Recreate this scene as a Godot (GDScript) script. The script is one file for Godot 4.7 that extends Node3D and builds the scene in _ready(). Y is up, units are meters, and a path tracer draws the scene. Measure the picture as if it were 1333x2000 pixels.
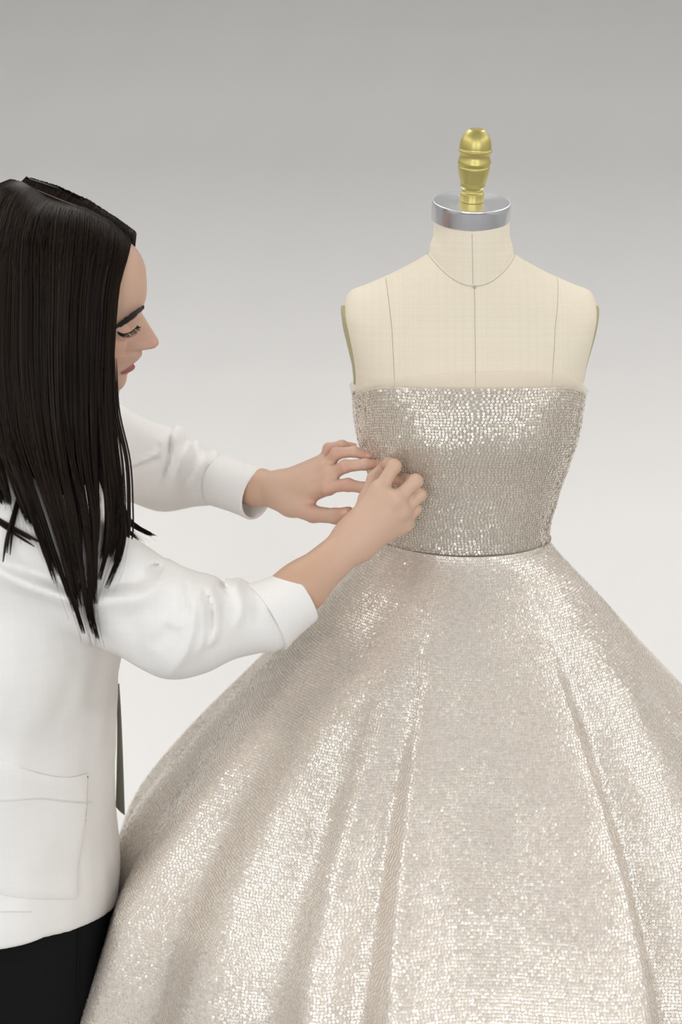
extends Node3D
# A dressmaker in a white jacket pins a sequinned ball gown on a dress form before a pale fabric backdrop.
# Metres, y up. The form's axis is x = 0, z = 0; the camera stands 2 m in front of it.

var rng := RandomNumberGenerator.new()
var M := {}


# ------------------------------------------------------------------ signed distance field and surface nets
class Field:
	var ax := PackedFloat32Array()
	var ay := PackedFloat32Array()
	var az := PackedFloat32Array()
	var dx := PackedFloat32Array()
	var dy := PackedFloat32Array()
	var dz := PackedFloat32Array()
	var il := PackedFloat32Array()
	var r0 := PackedFloat32Array()
	var r1 := PackedFloat32Array()
	var kk := PackedFloat32Array()
	var op := PackedInt32Array()
	var sx := PackedFloat32Array()
	var sz := PackedFloat32Array()

	# op 0 joins, 1 carves; scale_x / scale_z squash the space of that piece (an elliptic section)
	func cap(a: Vector3, b: Vector3, ra: float, rb: float, k := 0.01, what := 0, scale_x := 1.0, scale_z := 1.0) -> void:
		var s := Vector3(scale_x, 1, scale_z)
		a *= s
		b *= s
		var d := b - a
		ax.append(a.x); ay.append(a.y); az.append(a.z)
		dx.append(d.x); dy.append(d.y); dz.append(d.z)
		il.append(1.0 / maxf(d.length_squared(), 1e-9))
		r0.append(ra); r1.append(rb); kk.append(k); op.append(what); sx.append(scale_x); sz.append(scale_z)

	func chain(pts: Array, rad: Array, k := 0.006, what := 0) -> void:
		for i in pts.size() - 1:
			cap(pts[i], pts[i + 1], rad[i], rad[i + 1], k, what)

	func one(i: int, x: float, y: float, z: float) -> float:
		var px := x * sx[i] - ax[i]
		var py := y - ay[i]
		var pz := z * sz[i] - az[i]
		var t := (px * dx[i] + py * dy[i] + pz * dz[i]) * il[i]
		t = 0.0 if t < 0.0 else (1.0 if t > 1.0 else t)
		px -= dx[i] * t
		py -= dy[i] * t
		pz -= dz[i] * t
		return sqrt(px * px + py * py + pz * pz) - (r0[i] + (r1[i] - r0[i]) * t)

	func at(x: float, y: float, z: float, list: PackedInt32Array) -> float:
		var d := 1.0
		for i in list:
			var e := one(i, x, y, z)
			var k := kk[i]
			if op[i] == 0:
				var h := k - absf(d - e)
				d = minf(d, e)
				if h > 0.0:
					d -= h * h / (4.0 * k)
			else:
				e = -e
				var h := k - absf(d - e)
				d = maxf(d, e)
				if h > 0.0:
					d += h * h / (4.0 * k)
		return d

	func all() -> PackedInt32Array:
		return PackedInt32Array(range(r0.size()))

	func value(p: Vector3) -> float:
		return at(p.x, p.y, p.z, all())

	# walks from p along dir until it meets the surface
	func walk(p: Vector3, dir: Vector3, most := 0.6) -> Vector3:
		var t := 0.0
		var list := all()
		while t < most:
			var q := p + dir * t
			var d := at(q.x, q.y, q.z, list)
			if d < 0.0005:
				return q
			t += maxf(d * 0.7, 0.0005)
		return p + dir * most

	# nearest point of the surface
	func settle(p: Vector3) -> Vector3:
		for i in 7:
			p -= slope(p) * value(p) * 0.9
		return p

	func slope(p: Vector3) -> Vector3:
		var e := 0.003
		return Vector3(value(p + Vector3(e, 0, 0)) - value(p - Vector3(e, 0, 0)), value(p + Vector3(0, e, 0)) - value(p - Vector3(0, e, 0)), value(p + Vector3(0, 0, e)) - value(p - Vector3(0, 0, e))).normalized()

	# adds the surface inside lo..hi to the arrays of a Shape; extra is called with (d, p) to cut or ripple the field
	func surface(out: Shape, lo: Vector3, hi: Vector3, cell: float, tint: Callable, extra: Variant = null) -> void:
		var B := 6
		var n := Vector3i(((hi - lo) / cell).ceil()) + Vector3i.ONE
		n = Vector3i((n.x + B - 1) / B * B, (n.y + B - 1) / B * B, (n.z + B - 1) / B * B)
		var vx := n.x + 1
		var vy := n.y + 1
		var vz := n.z + 1
		var val := PackedFloat32Array()
		val.resize(vx * vy * vz)
		val.fill(9.0)
		var everything := all()
		var half := B * cell * 0.5
		var reach := half * 1.7321 + cell
		var blocks: Array[Vector3i] = []
		for bz in n.z / B:
			for by in n.y / B:
				for bx in n.x / B:
					var c := lo + Vector3(bx, by, bz) * (B * cell) + Vector3.ONE * half
					var near := PackedInt32Array()
					var least := 9.0
					for i in everything:
						var e := one(i, c.x, c.y, c.z)
						if op[i] == 0:
							least = minf(least, e)
						if e < reach * 1.25 + kk[i] + 0.02:
							near.append(i)
					if least > reach * 1.3 + 0.015:
						continue
					var dc := at(c.x, c.y, c.z, everything)
					if dc < -(reach * 1.4 + 0.012) and extra == null:
						continue
					blocks.append(Vector3i(bx, by, bz))
					for k in B + 1:
						for j in B + 1:
							var row := ((bz * B + k) * vy + by * B + j) * vx + bx * B
							for i in B + 1:
								if val[row + i] == 9.0:
									var x := lo.x + (bx * B + i) * cell
									var y := lo.y + (by * B + j) * cell
									var z := lo.z + (bz * B + k) * cell
									var d := at(x, y, z, near)
									if extra != null and absf(d) < 0.2:
										d = extra.call(d, x, y, z)
									val[row + i] = d
		var id := {}
		var first := out.v.size()
		var offs := [0, 1, vx, vx + 1, vx * vy, vx * vy + 1, vx * vy + vx, vx * vy + vx + 1]
		var made: Array[Vector3i] = []
		for b in blocks:
			for k in B:
				for j in B:
					var row := ((b.z * B + k) * vy + b.y * B + j) * vx + b.x * B
					for i in B:
						var o := row + i
						var inside := 0
						for s in 8:
							if val[o + offs[s]] < 0.0:
								inside += 1
						if inside == 0 or inside == 8:
							continue
						var sum := Vector3.ZERO
						var count := 0
						for e in 12:
							var a: int = EA[e]
							var c: int = EB[e]
							var da := val[o + offs[a]]
							var db := val[o + offs[c]]
							if (da < 0.0) != (db < 0.0):
								var t := da / (da - db)
								sum += CORNER[a].lerp(CORNER[c], t)
								count += 1
						var gx := val[o + 1] + val[o + vx + 1] + val[o + offs[5]] + val[o + offs[7]] - val[o] - val[o + vx] - val[o + offs[4]] - val[o + offs[6]]
						var gy := val[o + vx] + val[o + vx + 1] + val[o + offs[6]] + val[o + offs[7]] - val[o] - val[o + 1] - val[o + offs[4]] - val[o + offs[5]]
						var gz := val[o + offs[4]] + val[o + offs[5]] + val[o + offs[6]] + val[o + offs[7]] - val[o] - val[o + 1] - val[o + vx] - val[o + vx + 1]
						var p := lo + (Vector3(b.x * B + i, b.y * B + j, b.z * B + k) + sum / count) * cell
						id[o] = out.v.size()
						made.append(Vector3i(b.x * B + i, b.y * B + j, b.z * B + k))
						out.v.append(p)
						out.n.append(Vector3(gx, gy, gz).normalized())
						out.c.append(tint.call(p))
		for q in made:
			var o := (q.z * vy + q.y) * vx + q.x
			var d0 := val[o] < 0.0
			for axis in 3:
				var step: int = [1, vx, vx * vy][axis]
				var u: int = [vx, vx * vy, 1][axis]
				var w: int = [vx * vy, 1, vx][axis]
				if d0 == (val[o + step] < 0.0):
					continue
				if id.has(o - u) and id.has(o - w) and id.has(o - u - w):
					if d0:
						out.quad(id[o], id[o - u], id[o - u - w], id[o - w])
					else:
						out.quad(id[o], id[o - w], id[o - u - w], id[o - u])
		# a couple of averaging passes make the normals of neighbouring facets agree
		out.smooth_normals(first)

	const CORNER := [Vector3(0, 0, 0), Vector3(1, 0, 0), Vector3(0, 1, 0), Vector3(1, 1, 0), Vector3(0, 0, 1), Vector3(1, 0, 1), Vector3(0, 1, 1), Vector3(1, 1, 1)]
	const EA := [0, 2, 4, 6, 0, 1, 4, 5, 0, 1, 2, 3]
	const EB := [1, 3, 5, 7, 2, 3, 6, 7, 4, 5, 6, 7]


# ------------------------------------------------------------------ a mesh under construction
class Shape:
	var v := PackedVector3Array()
	var n := PackedVector3Array()
	var c := PackedColorArray()
	var t := PackedVector2Array()
	var f := PackedInt32Array()

	func quad(a: int, b: int, d: int, e: int) -> void:
		f.append(a); f.append(b); f.append(d)
		f.append(a); f.append(d); f.append(e)

	func smooth_normals(first: int) -> void:
		var acc := PackedVector3Array()
		acc.resize(v.size())
		for i in range(0, f.size(), 3):
			var a := f[i]
			if a < first:
				continue
			var b := f[i + 1]
			var d := f[i + 2]
			var g := (v[b] - v[a]).cross(v[d] - v[a])
			acc[a] += g
			acc[b] += g
			acc[d] += g
		for i in range(first, v.size()):
			if acc[i].length_squared() > 1e-20:
				n[i] = acc[i].normalized()

	# a grid of points; normals from the grid; outward points to the side that is out
	func grid(p: Array, across_closed := false, flip := false, tints := []) -> void:
		var rows := p.size()
		var cols: int = p[0].size()
		var first := v.size()
		for i in rows:
			for j in cols:
				var jl := j - 1
				var jr := j + 1
				if across_closed:
					jl = (j - 1 + cols) % cols
					jr = (j + 1) % cols
				var du: Vector3 = p[i][mini(jr, cols - 1)] - p[i][maxi(jl, 0)]
				var dv: Vector3 = p[mini(i + 1, rows - 1)][j] - p[maxi(i - 1, 0)][j]
				var g := du.cross(dv)
				if g.length_squared() < 1e-18:
					g = Vector3.UP
				g = g.normalized()
				v.append(p[i][j])
				n.append(-g if flip else g)
				c.append(tints[i][j] if tints.size() else Color.WHITE)
				t.append(Vector2(float(j) / cols, float(i) / rows))
		for i in rows - 1:
			for j in (cols if across_closed else cols - 1):
				var j2 := (j + 1) % cols
				quad(first + i * cols + j, first + i * cols + j2, first + (i + 1) * cols + j2, first + (i + 1) * cols + j)

	# a tube along points with a radius for each; flat squashes it along side
	func tube(p: PackedVector3Array, r: PackedFloat32Array, sides: int, side := Vector3.ZERO, flat := 1.0, tint := Color.WHITE, ends := true) -> void:
		var first := v.size()
		var m := p.size()
		var ref := Vector3(0.31, 0.22, 0.92)
		for i in m:
			var d := (p[mini(i + 1, m - 1)] - p[maxi(i - 1, 0)]).normalized()
			var a := side if side != Vector3.ZERO else ref
			var x := d.cross(a)
			if x.length_squared() < 1e-6:
				x = d.cross(Vector3.RIGHT)
			x = x.normalized()
			var y := x.cross(d)
			for s in sides:
				var an := TAU * s / sides
				var off := x * cos(an) + y * (sin(an) * flat)
				v.append(p[i] + off * r[i])
				n.append((x * cos(an) * flat + y * sin(an)).normalized())
				c.append(tint)
				t.append(Vector2(float(s) / sides, float(i) / m))
		for i in m - 1:
			for s in sides:
				var s2 := (s + 1) % sides
				quad(first + i * sides + s, first + i * sides + s2, first + (i + 1) * sides + s2, first + (i + 1) * sides + s)
		if ends:
			for e in [0, m - 1]:
				var d2 := (p[1] - p[0]).normalized() * -1.0 if e == 0 else (p[m - 1] - p[m - 2]).normalized()
				var mid := v.size()
				v.append(p[e] + d2 * r[e] * 0.35)
				n.append(d2); c.append(tint); t.append(Vector2.ZERO)
				for s in sides:
					f.append(mid); f.append(first + e * sides + s); f.append(first + e * sides + (s + 1) % sides)

	# profile of (radius, height) turned about the y axis, with an elliptic section
	func lathe(prof: PackedVector2Array, sides: int, sxz := Vector2.ONE) -> void:
		var rows := []
		for q in prof:
			var row := []
			for s in sides:
				var an := TAU * s / sides
				row.append(Vector3(sin(an) * q.x * sxz.x, q.y, cos(an) * q.x * sxz.y))
			rows.append(row)
		grid(rows, true)

	func moved(x: Transform3D) -> Shape:
		for i in v.size():
			v[i] = x * v[i]
			n[i] = (x.basis * n[i]).normalized()
		return self

	func mesh() -> ArrayMesh:
		# front faces run clockwise
		for i in range(0, f.size(), 3):
			var a := f[i]
			var b := f[i + 1]
			var d := f[i + 2]
			if (v[b] - v[a]).cross(v[d] - v[a]).dot(n[a] + n[b] + n[d]) > 0.0:
				f[i + 1] = d
				f[i + 2] = b
		var arr := []
		arr.resize(Mesh.ARRAY_MAX)
		arr[Mesh.ARRAY_VERTEX] = v
		arr[Mesh.ARRAY_NORMAL] = n
		if c.size() == v.size():
			arr[Mesh.ARRAY_COLOR] = c
		if t.size() == v.size():
			arr[Mesh.ARRAY_TEX_UV] = t
		arr[Mesh.ARRAY_INDEX] = f
		var am := ArrayMesh.new()
		am.add_surface_from_arrays(Mesh.PRIMITIVE_TRIANGLES, arr)
		return am


# ------------------------------------------------------------------ naming and small helpers
func thing(called: String, label: String, category: String, at := Vector3.ZERO) -> Node3D:
	var o := Node3D.new()
	o.name = called
	add_child(o, true)
	o.position = at
	o.set_meta("label", label)
	o.set_meta("category", category)
	return o


func part(called: String, mesh: Mesh, m: Material, parent: Node, label := "") -> MeshInstance3D:
	var o := MeshInstance3D.new()
	o.name = called
	o.mesh = mesh
	o.material_override = m
	o.cast_shadow = GeometryInstance3D.SHADOW_CASTING_SETTING_ON
	parent.add_child(o, true)
	if label != "":
		o.set_meta("label", label)
	return o


func struct(called: String, mesh: Mesh, m: Material, label := "") -> MeshInstance3D:
	var o := part(called, mesh, m, self, label)
	o.set_meta("kind", "structure")
	return o


func box(size: Vector3, at: Vector3) -> ArrayMesh:
	var b := BoxMesh.new()
	b.size = size
	var st := SurfaceTool.new()
	st.append_from(b, 0, Transform3D(Basis(), at))
	return st.commit()


func mat(color: Color, rough := 0.8, metal := 0.0) -> StandardMaterial3D:
	var m := StandardMaterial3D.new()
	m.albedo_color = color
	m.roughness = rough
	m.metallic = metal
	m.cull_mode = BaseMaterial3D.CULL_DISABLED
	return m


func table(keys: Array, x: float) -> float:
	# keys: [x0, y0, x1, y1, ...] rising x, smooth between
	var n := keys.size() / 2
	if x <= keys[0]:
		return keys[1]
	for i in n - 1:
		if x <= keys[i * 2 + 2]:
			var t: float = (x - keys[i * 2]) / (keys[i * 2 + 2] - keys[i * 2])
			var y0: float = keys[i * 2 + 1]
			var y1: float = keys[i * 2 + 3]
			var ya: float = keys[i * 2 - 1] if i > 0 else y0
			var xa: float = keys[i * 2 - 2] if i > 0 else keys[0] - 1.0
			var yb: float = keys[i * 2 + 5] if i < n - 2 else y1
			var xb: float = keys[i * 2 + 4] if i < n - 2 else keys[i * 2 + 2] + 1.0
			var w: float = keys[i * 2 + 2] - keys[i * 2]
			var m0: float = (y1 - ya) / (keys[i * 2 + 2] - xa) * w
			var m1: float = (yb - y0) / (xb - keys[i * 2]) * w
			var t2 := t * t
			var t3 := t2 * t
			return (2 * t3 - 3 * t2 + 1) * y0 + (t3 - 2 * t2 + t) * m0 + (-2 * t3 + 3 * t2) * y1 + (t3 - t2) * m1
	return keys[n * 2 - 1]


func spline(pts: Array, m: int) -> PackedVector3Array:
	var out := PackedVector3Array()
	var k := pts.size() - 1
	for i in m:
		var u := float(i) / (m - 1) * k
		var j := mini(int(u), k - 1)
		var a: Vector3 = pts[maxi(j - 1, 0)]
		var b: Vector3 = pts[j]
		var c: Vector3 = pts[j + 1]
		var d: Vector3 = pts[mini(j + 2, k)]
		out.append(b.cubic_interpolate(c, a, d, u - j))
	return out


func gauss(x: float, s: float) -> float:
	return exp(-(x * x) / (s * s))


func noise_texture(seed_: int, freq: float, low: Color, high: Color, size := 512, kind := FastNoiseLite.TYPE_SIMPLEX_SMOOTH, as_normal := false, strength := 4.0) -> NoiseTexture2D:
	var fn := FastNoiseLite.new()
	fn.seed = seed_
	fn.noise_type = kind
	fn.frequency = freq
	fn.fractal_octaves = 3
	var nt := NoiseTexture2D.new()
	nt.width = size
	nt.height = size
	nt.seamless = true
	nt.noise = fn
	if as_normal:
		nt.as_normal_map = true
		nt.bump_strength = strength
	else:
		var g := Gradient.new()
		g.set_color(0, low)
		g.set_color(1, high)
		nt.color_ramp = g
	return nt


# a plain weave: fine threads across and along
func weave_texture(size: int, pitch: int, low: float, high: float, seed_: int) -> ImageTexture:
	var r := RandomNumberGenerator.new()
	r.seed = seed_
	var im := Image.create(size, size, false, Image.FORMAT_RGB8)
	var slub_a := PackedFloat32Array()
	var slub_b := PackedFloat32Array()
	for i in size:
		slub_a.append(r.randf())
		slub_b.append(r.randf())
	for y in size:
		for x in size:
			var over := (x / pitch + y / pitch) % 2 == 0
			var w := sin(PI * (x % pitch + 0.5) / pitch) if over else sin(PI * (y % pitch + 0.5) / pitch)
			var s := slub_a[x / pitch] if over else slub_b[y / pitch]
			var k := low + (high - low) * clampf(w * 0.6 + s * 0.4, 0, 1)
			im.set_pixel(x, y, Color(k, k, k))
	return ImageTexture.create_from_image(im)


# ------------------------------------------------------------------ the scene
func _ready() -> void:
	rng.seed = 7
	camera_and_light()
	materials()
	room()
	dress_form()
	gown()
	woman()


func camera_and_light() -> void:
	var cam := Camera3D.new()
	cam.name = "camera"
	add_child(cam)
	var at := CameraAttributesPhysical.new()
	at.frustum_focal_length = 33.33
	at.frustum_focus_distance = 1.93
	at.exposure_aperture = 2.1
	at.exposure_shutter_speed = 100.0
	cam.attributes = at
	cam.fov = 39.6
	cam.near = 0.05
	cam.far = 60.0
	cam.position = Vector3(-0.181, 1.625, 2.008)
	cam.rotation_degrees = Vector3(-14, 0, 0)
	cam.current = true

	var we := WorldEnvironment.new()
	we.name = "environment"
	var e := Environment.new()
	e.background_mode = Environment.BG_COLOR
	e.background_color = Color(0.8, 0.82, 0.85)
	e.tonemap_mode = Environment.TONE_MAPPER_LINEAR
	e.tonemap_exposure = 0.56
	e.sdfgi_enabled = true
	e.ssao_enabled = true
	e.ssil_enabled = true
	we.environment = e
	add_child(we)

	# ceiling panels: a glowing diffuser and an area light of the same size just below it
	var glow := mat(Color(0.95, 0.95, 0.93), 0.6)
	glow.emission_enabled = true
	glow.emission = Color(1.0, 0.995, 0.985)
	glow.emission_energy_multiplier = 2.0
	var frame_m := mat(Color(0.85, 0.85, 0.85), 0.5)
	var k := 0
	for gz in [-0.9, 0.75, 2.4, 4.8]:
		for gx in [-2.6, -0.8, 1.0, 2.8]:
			if gz > 0.0 and gz < 4.0 and absf(gx) < 1.5:
				k += 1
				continue   # the ceiling over the work area itself is bare
			var row := "near the backdrop" if gz < 0.0 else ("over the gown" if gz < 1.0 else ("over the camera side" if gz < 4.0 else "at the back of the studio"))
			var place: String = ["by the left wall", "second from the left wall", "second from the right wall", "by the right wall"][k % 4]
			var o := thing("ceiling_light", "white ceiling panel light %s, %s" % [row, place], "ceiling light", Vector3(gx, 3.0, gz))
			o.set_meta("group", "ceiling panel lights")
			if gz < 1.0:
				o.rotation_degrees.y = 90.0
			part("diffuser", box(Vector3(1.16, 0.01, 0.56), Vector3(0, -0.006, 0)), glow, o)
			for s in [-1, 1]:
				part("frame", box(Vector3(1.2, 0.03, 0.02), Vector3(0, -0.012, 0.29 * s)), frame_m, o)
				part("frame", box(Vector3(0.02, 0.03, 0.56), Vector3(0.59 * s, -0.012, 0)), frame_m, o)
			var l := AreaLight3D.new()
			l.name = "panel_light"
			l.area_size = Vector2(1.14, 0.54)
			l.light_energy = 2.1 if gz < 0.0 else (3.0 if gz < 1.0 else (5.5 if gz < 4.0 else 2.0))
			l.light_color = Color(1.0, 0.995, 0.985)
			l.area_range = 12.0
			l.area_attenuation = 2.0
			l.shadow_enabled = true
			l.rotation_degrees = Vector3(-90, 0, 0)
			l.position = Vector3(0, -0.03, 0)
			o.add_child(l)
			k += 1


	# daylight from two windows in the wall behind the photographer
	var day := mat(Color(0.95, 0.97, 1.0), 0.3)
	day.emission_enabled = true
	day.emission = Color(0.97, 0.985, 1.0)
	day.emission_energy_multiplier = 1.5
	for i in 2:
		var wx := -1.7 + 3.4 * i
		var w := Node3D.new()
		w.name = "window_%d" % (i + 1)
		add_child(w)
		w.position = Vector3(wx, 1.75, 5.69)
		w.set_meta("kind", "structure")
		for px in [-0.45, 0.45]:
			for py in [-0.4, 0.4]:
				part("pane", box(Vector3(0.84, 0.74, 0.01), Vector3(px, py, 0)), day, w)
		for px in [-0.9, 0.0, 0.9]:
			part("window_frame", box(Vector3(0.06, 1.66, 0.05), Vector3(px, 0, -0.01)), frame_m, w)
		for py in [-0.8, 0.0, 0.8]:
			part("window_frame", box(Vector3(1.86, 0.06, 0.045), Vector3(0, py, -0.01)), frame_m, w)
		var l := AreaLight3D.new()
		l.name = "window_light"
		l.area_size = Vector2(1.7, 1.5)
		l.light_energy = 9.0
		l.light_color = Color(0.97, 0.985, 1.0)
		l.area_range = 14.0
		l.area_attenuation = 2.0
		l.shadow_enabled = true
		l.position = Vector3(0, 0, -0.06)
		w.add_child(l)


func materials() -> void:
	var m := mat(Color(0.962, 0.954, 0.946), 0.95)
	M.backdrop = m
	M.wall = mat(Color(0.72, 0.72, 0.72), 0.9)
	M.dark_wall = mat(Color(0.50, 0.49, 0.48), 0.9)
	M.ceiling = mat(Color(0.80, 0.80, 0.80), 0.95)
	M.floor = mat(Color(0.55, 0.545, 0.54), 0.6)

	# form cover: cream linen with a fine weave
	m = mat(Color(0.965, 0.92, 0.835), 0.9)
	m.albedo_texture = weave_texture(256, 4, 0.93, 1.0, 3)
	m.uv1_triplanar = true
	m.uv1_world_triplanar = true
	m.uv1_scale = Vector3.ONE * 9.0
	M.linen = m
	M.plate_edge = mat(Color(0.70, 0.675, 0.51), 0.6)
	M.seam = mat(Color(0.58, 0.53, 0.44), 0.9)
	m = mat(Color(0.93, 0.93, 0.94), 0.26, 1.0)
	m.roughness_texture = noise_texture(5, 0.02, Color(0.75, 0.75, 0.75), Color(1, 1, 1), 256)
	m.anisotropy_enabled = true
	m.anisotropy = 0.75
	M.steel = m
	m = mat(Color(0.80, 0.745, 0.46), 0.4, 0.7)
	M.brass = m
	M.pin = mat(Color(0.75, 0.75, 0.76), 0.2, 1.0)

	# gown
	m = mat(Color(0.91, 0.87, 0.825), 0.75)
	M.gown = m
	m = mat(Color(0.78, 0.745, 0.70), 0.75)
	M.bodice = m
	m = mat(Color(0.99, 0.96, 0.922), 0.18, 0.45)
	m.vertex_color_use_as_albedo = true
	M.sequin = m
	m = mat(Color(0.99, 0.94, 0.87, 0.34), 0.9)
	m.transparency = BaseMaterial3D.TRANSPARENCY_ALPHA
	M.tulle = m

	# woman
	m = mat(Color(1, 1, 1), 0.5)
	m.vertex_color_use_as_albedo = true
	m.subsurf_scatter_enabled = true
	m.subsurf_scatter_strength = 0.12
	m.metallic_specular = 0.4
	M.skin = m
	m = mat(Color(0.965, 0.953, 0.938), 0.85)
	m.albedo_texture = weave_texture(256, 4, 0.965, 1.0, 9)
	m.uv1_triplanar = true
	m.uv1_scale = Vector3.ONE * 8.0
	M.jacket = m
	M.stitch = mat(Color(0.90, 0.895, 0.885), 0.9)
	M.trousers = mat(Color(0.10, 0.10, 0.105), 0.95)
	M.trousers.metallic_specular = 0.2
	m = mat(Color(1, 1, 1), 0.38)
	m.vertex_color_use_as_albedo = true
	m.metallic_specular = 0.22
	M.hair = m
	M.brow = mat(Color(0.10, 0.075, 0.06), 0.6)
	M.nail = mat(Color(0.90, 0.69, 0.61), 0.25)
	M.tie = mat(Color(0.46, 0.455, 0.40), 0.9)
	M.shoe = mat(Color(0.05, 0.05, 0.05), 0.5)


func room() -> void:
	struct("floor", box(Vector3(8.4, 0.2, 9.4), Vector3(0, -0.1, 1.2)), M.floor)
	struct("ceiling", box(Vector3(8.4, 0.2, 9.4), Vector3(0, 3.12, 1.2)), M.ceiling)
	struct("wall_left", box(Vector3(0.2, 3.2, 9.4), Vector3(-4.1, 1.6, 1.2)), M.wall)
	struct("wall_right", box(Vector3(0.2, 3.2, 9.4), Vector3(4.1, 1.6, 1.2)), M.wall)
	struct("wall_front", box(Vector3(8.4, 3.2, 0.2), Vector3(0, 1.6, 5.8)), M.dark_wall)
	struct("trim_1", box(Vector3(8.0, 0.70, 0.10), Vector3(0, 2.67, -1.75)), M.ceiling, "boxed white soffit hanging from the ceiling before the backdrop")
	# fabric backdrop: hangs straight, then sweeps forward over the floor
	var fn := FastNoiseLite.new()
	fn.seed = 21
	fn.frequency = 0.9
	fn.fractal_octaves = 3
	var rows := []
	var back := []
	var turn := 2.6
	var zw := -3.38
	for i in 121:
		var row := []
		var row_b := []
		var s := i / 120.0 * (0.4 + PI * 0.5 * turn + 0.04)
		var y := 0.0
		var z := 0.0
		var nrm := Vector3.BACK
		if s < 0.4:
			y = turn + 0.4 - s
			z = zw
		elif s < 0.4 + PI * 0.5 * turn:
			var a := (s - 0.4) / turn
			y = turn - turn * sin(a)
			z = zw + turn - turn * cos(a)
			nrm = Vector3(0, sin(a), cos(a))
		else:
			y = 0.0
			z = zw + turn + (s - 0.4 - PI * 0.5 * turn)
			nrm = Vector3.UP
		y += 0.012
		for j in 181:
			var x := -3.9 + 7.8 * j / 180.0
			# soft hanging folds and slanting creases
			var w := 0.010 * fn.get_noise_2d(x * 1.6, s * 0.35) + 0.004 * fn.get_noise_2d(x * 5.0 + s * 2.2, s * 0.9 + 40.0)
			w *= smoothstep(0.0, 0.4, y)
			w += 0.0025 * gauss(y - 0.93, 0.02)
			row.append(Vector3(x, y, z) + nrm * w)
			row_b.append(Vector3(x, y, z) - nrm * 0.008)
		rows.append(row)
		back.append(row_b)
	var sh := Shape.new()
	sh.grid(rows, false, true)
	sh.grid(back, false, false)
	struct("wall_back", sh.mesh(), M.backdrop, "pale grey fabric backdrop sweeping from the wall on to the floor")


# ------------------------------------------------------------------ dress form
# half width, half depth and centre z of the torso by height
const TORSO_W := [0.80, 0.165, 0.95, 0.150, 1.088, 0.119, 1.155, 0.131, 1.20, 0.144, 1.245, 0.156, 1.295, 0.161, 1.335, 0.161, 1.39, 0.174, 1.432, 0.179]
const TORSO_D := [0.80, 0.125, 0.95, 0.115, 1.088, 0.092, 1.155, 0.100, 1.20, 0.110, 1.245, 0.122, 1.295, 0.122, 1.335, 0.110, 1.39, 0.092, 1.432, 0.070]


func torso_point(y: float, an: float, grow := 0.0) -> Vector3:
	var w: float = table(TORSO_W, y) + grow
	var d: float = table(TORSO_D, y) + grow
	var ca := cos(an)
	var sa := sin(an)
	var e := 2.0 / lerpf(2.15, 3.3, smoothstep(1.26, 1.38, y))
	return Vector3(signf(sa) * pow(absf(sa), e) * w, y, signf(ca) * pow(absf(ca), e) * d)


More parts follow.
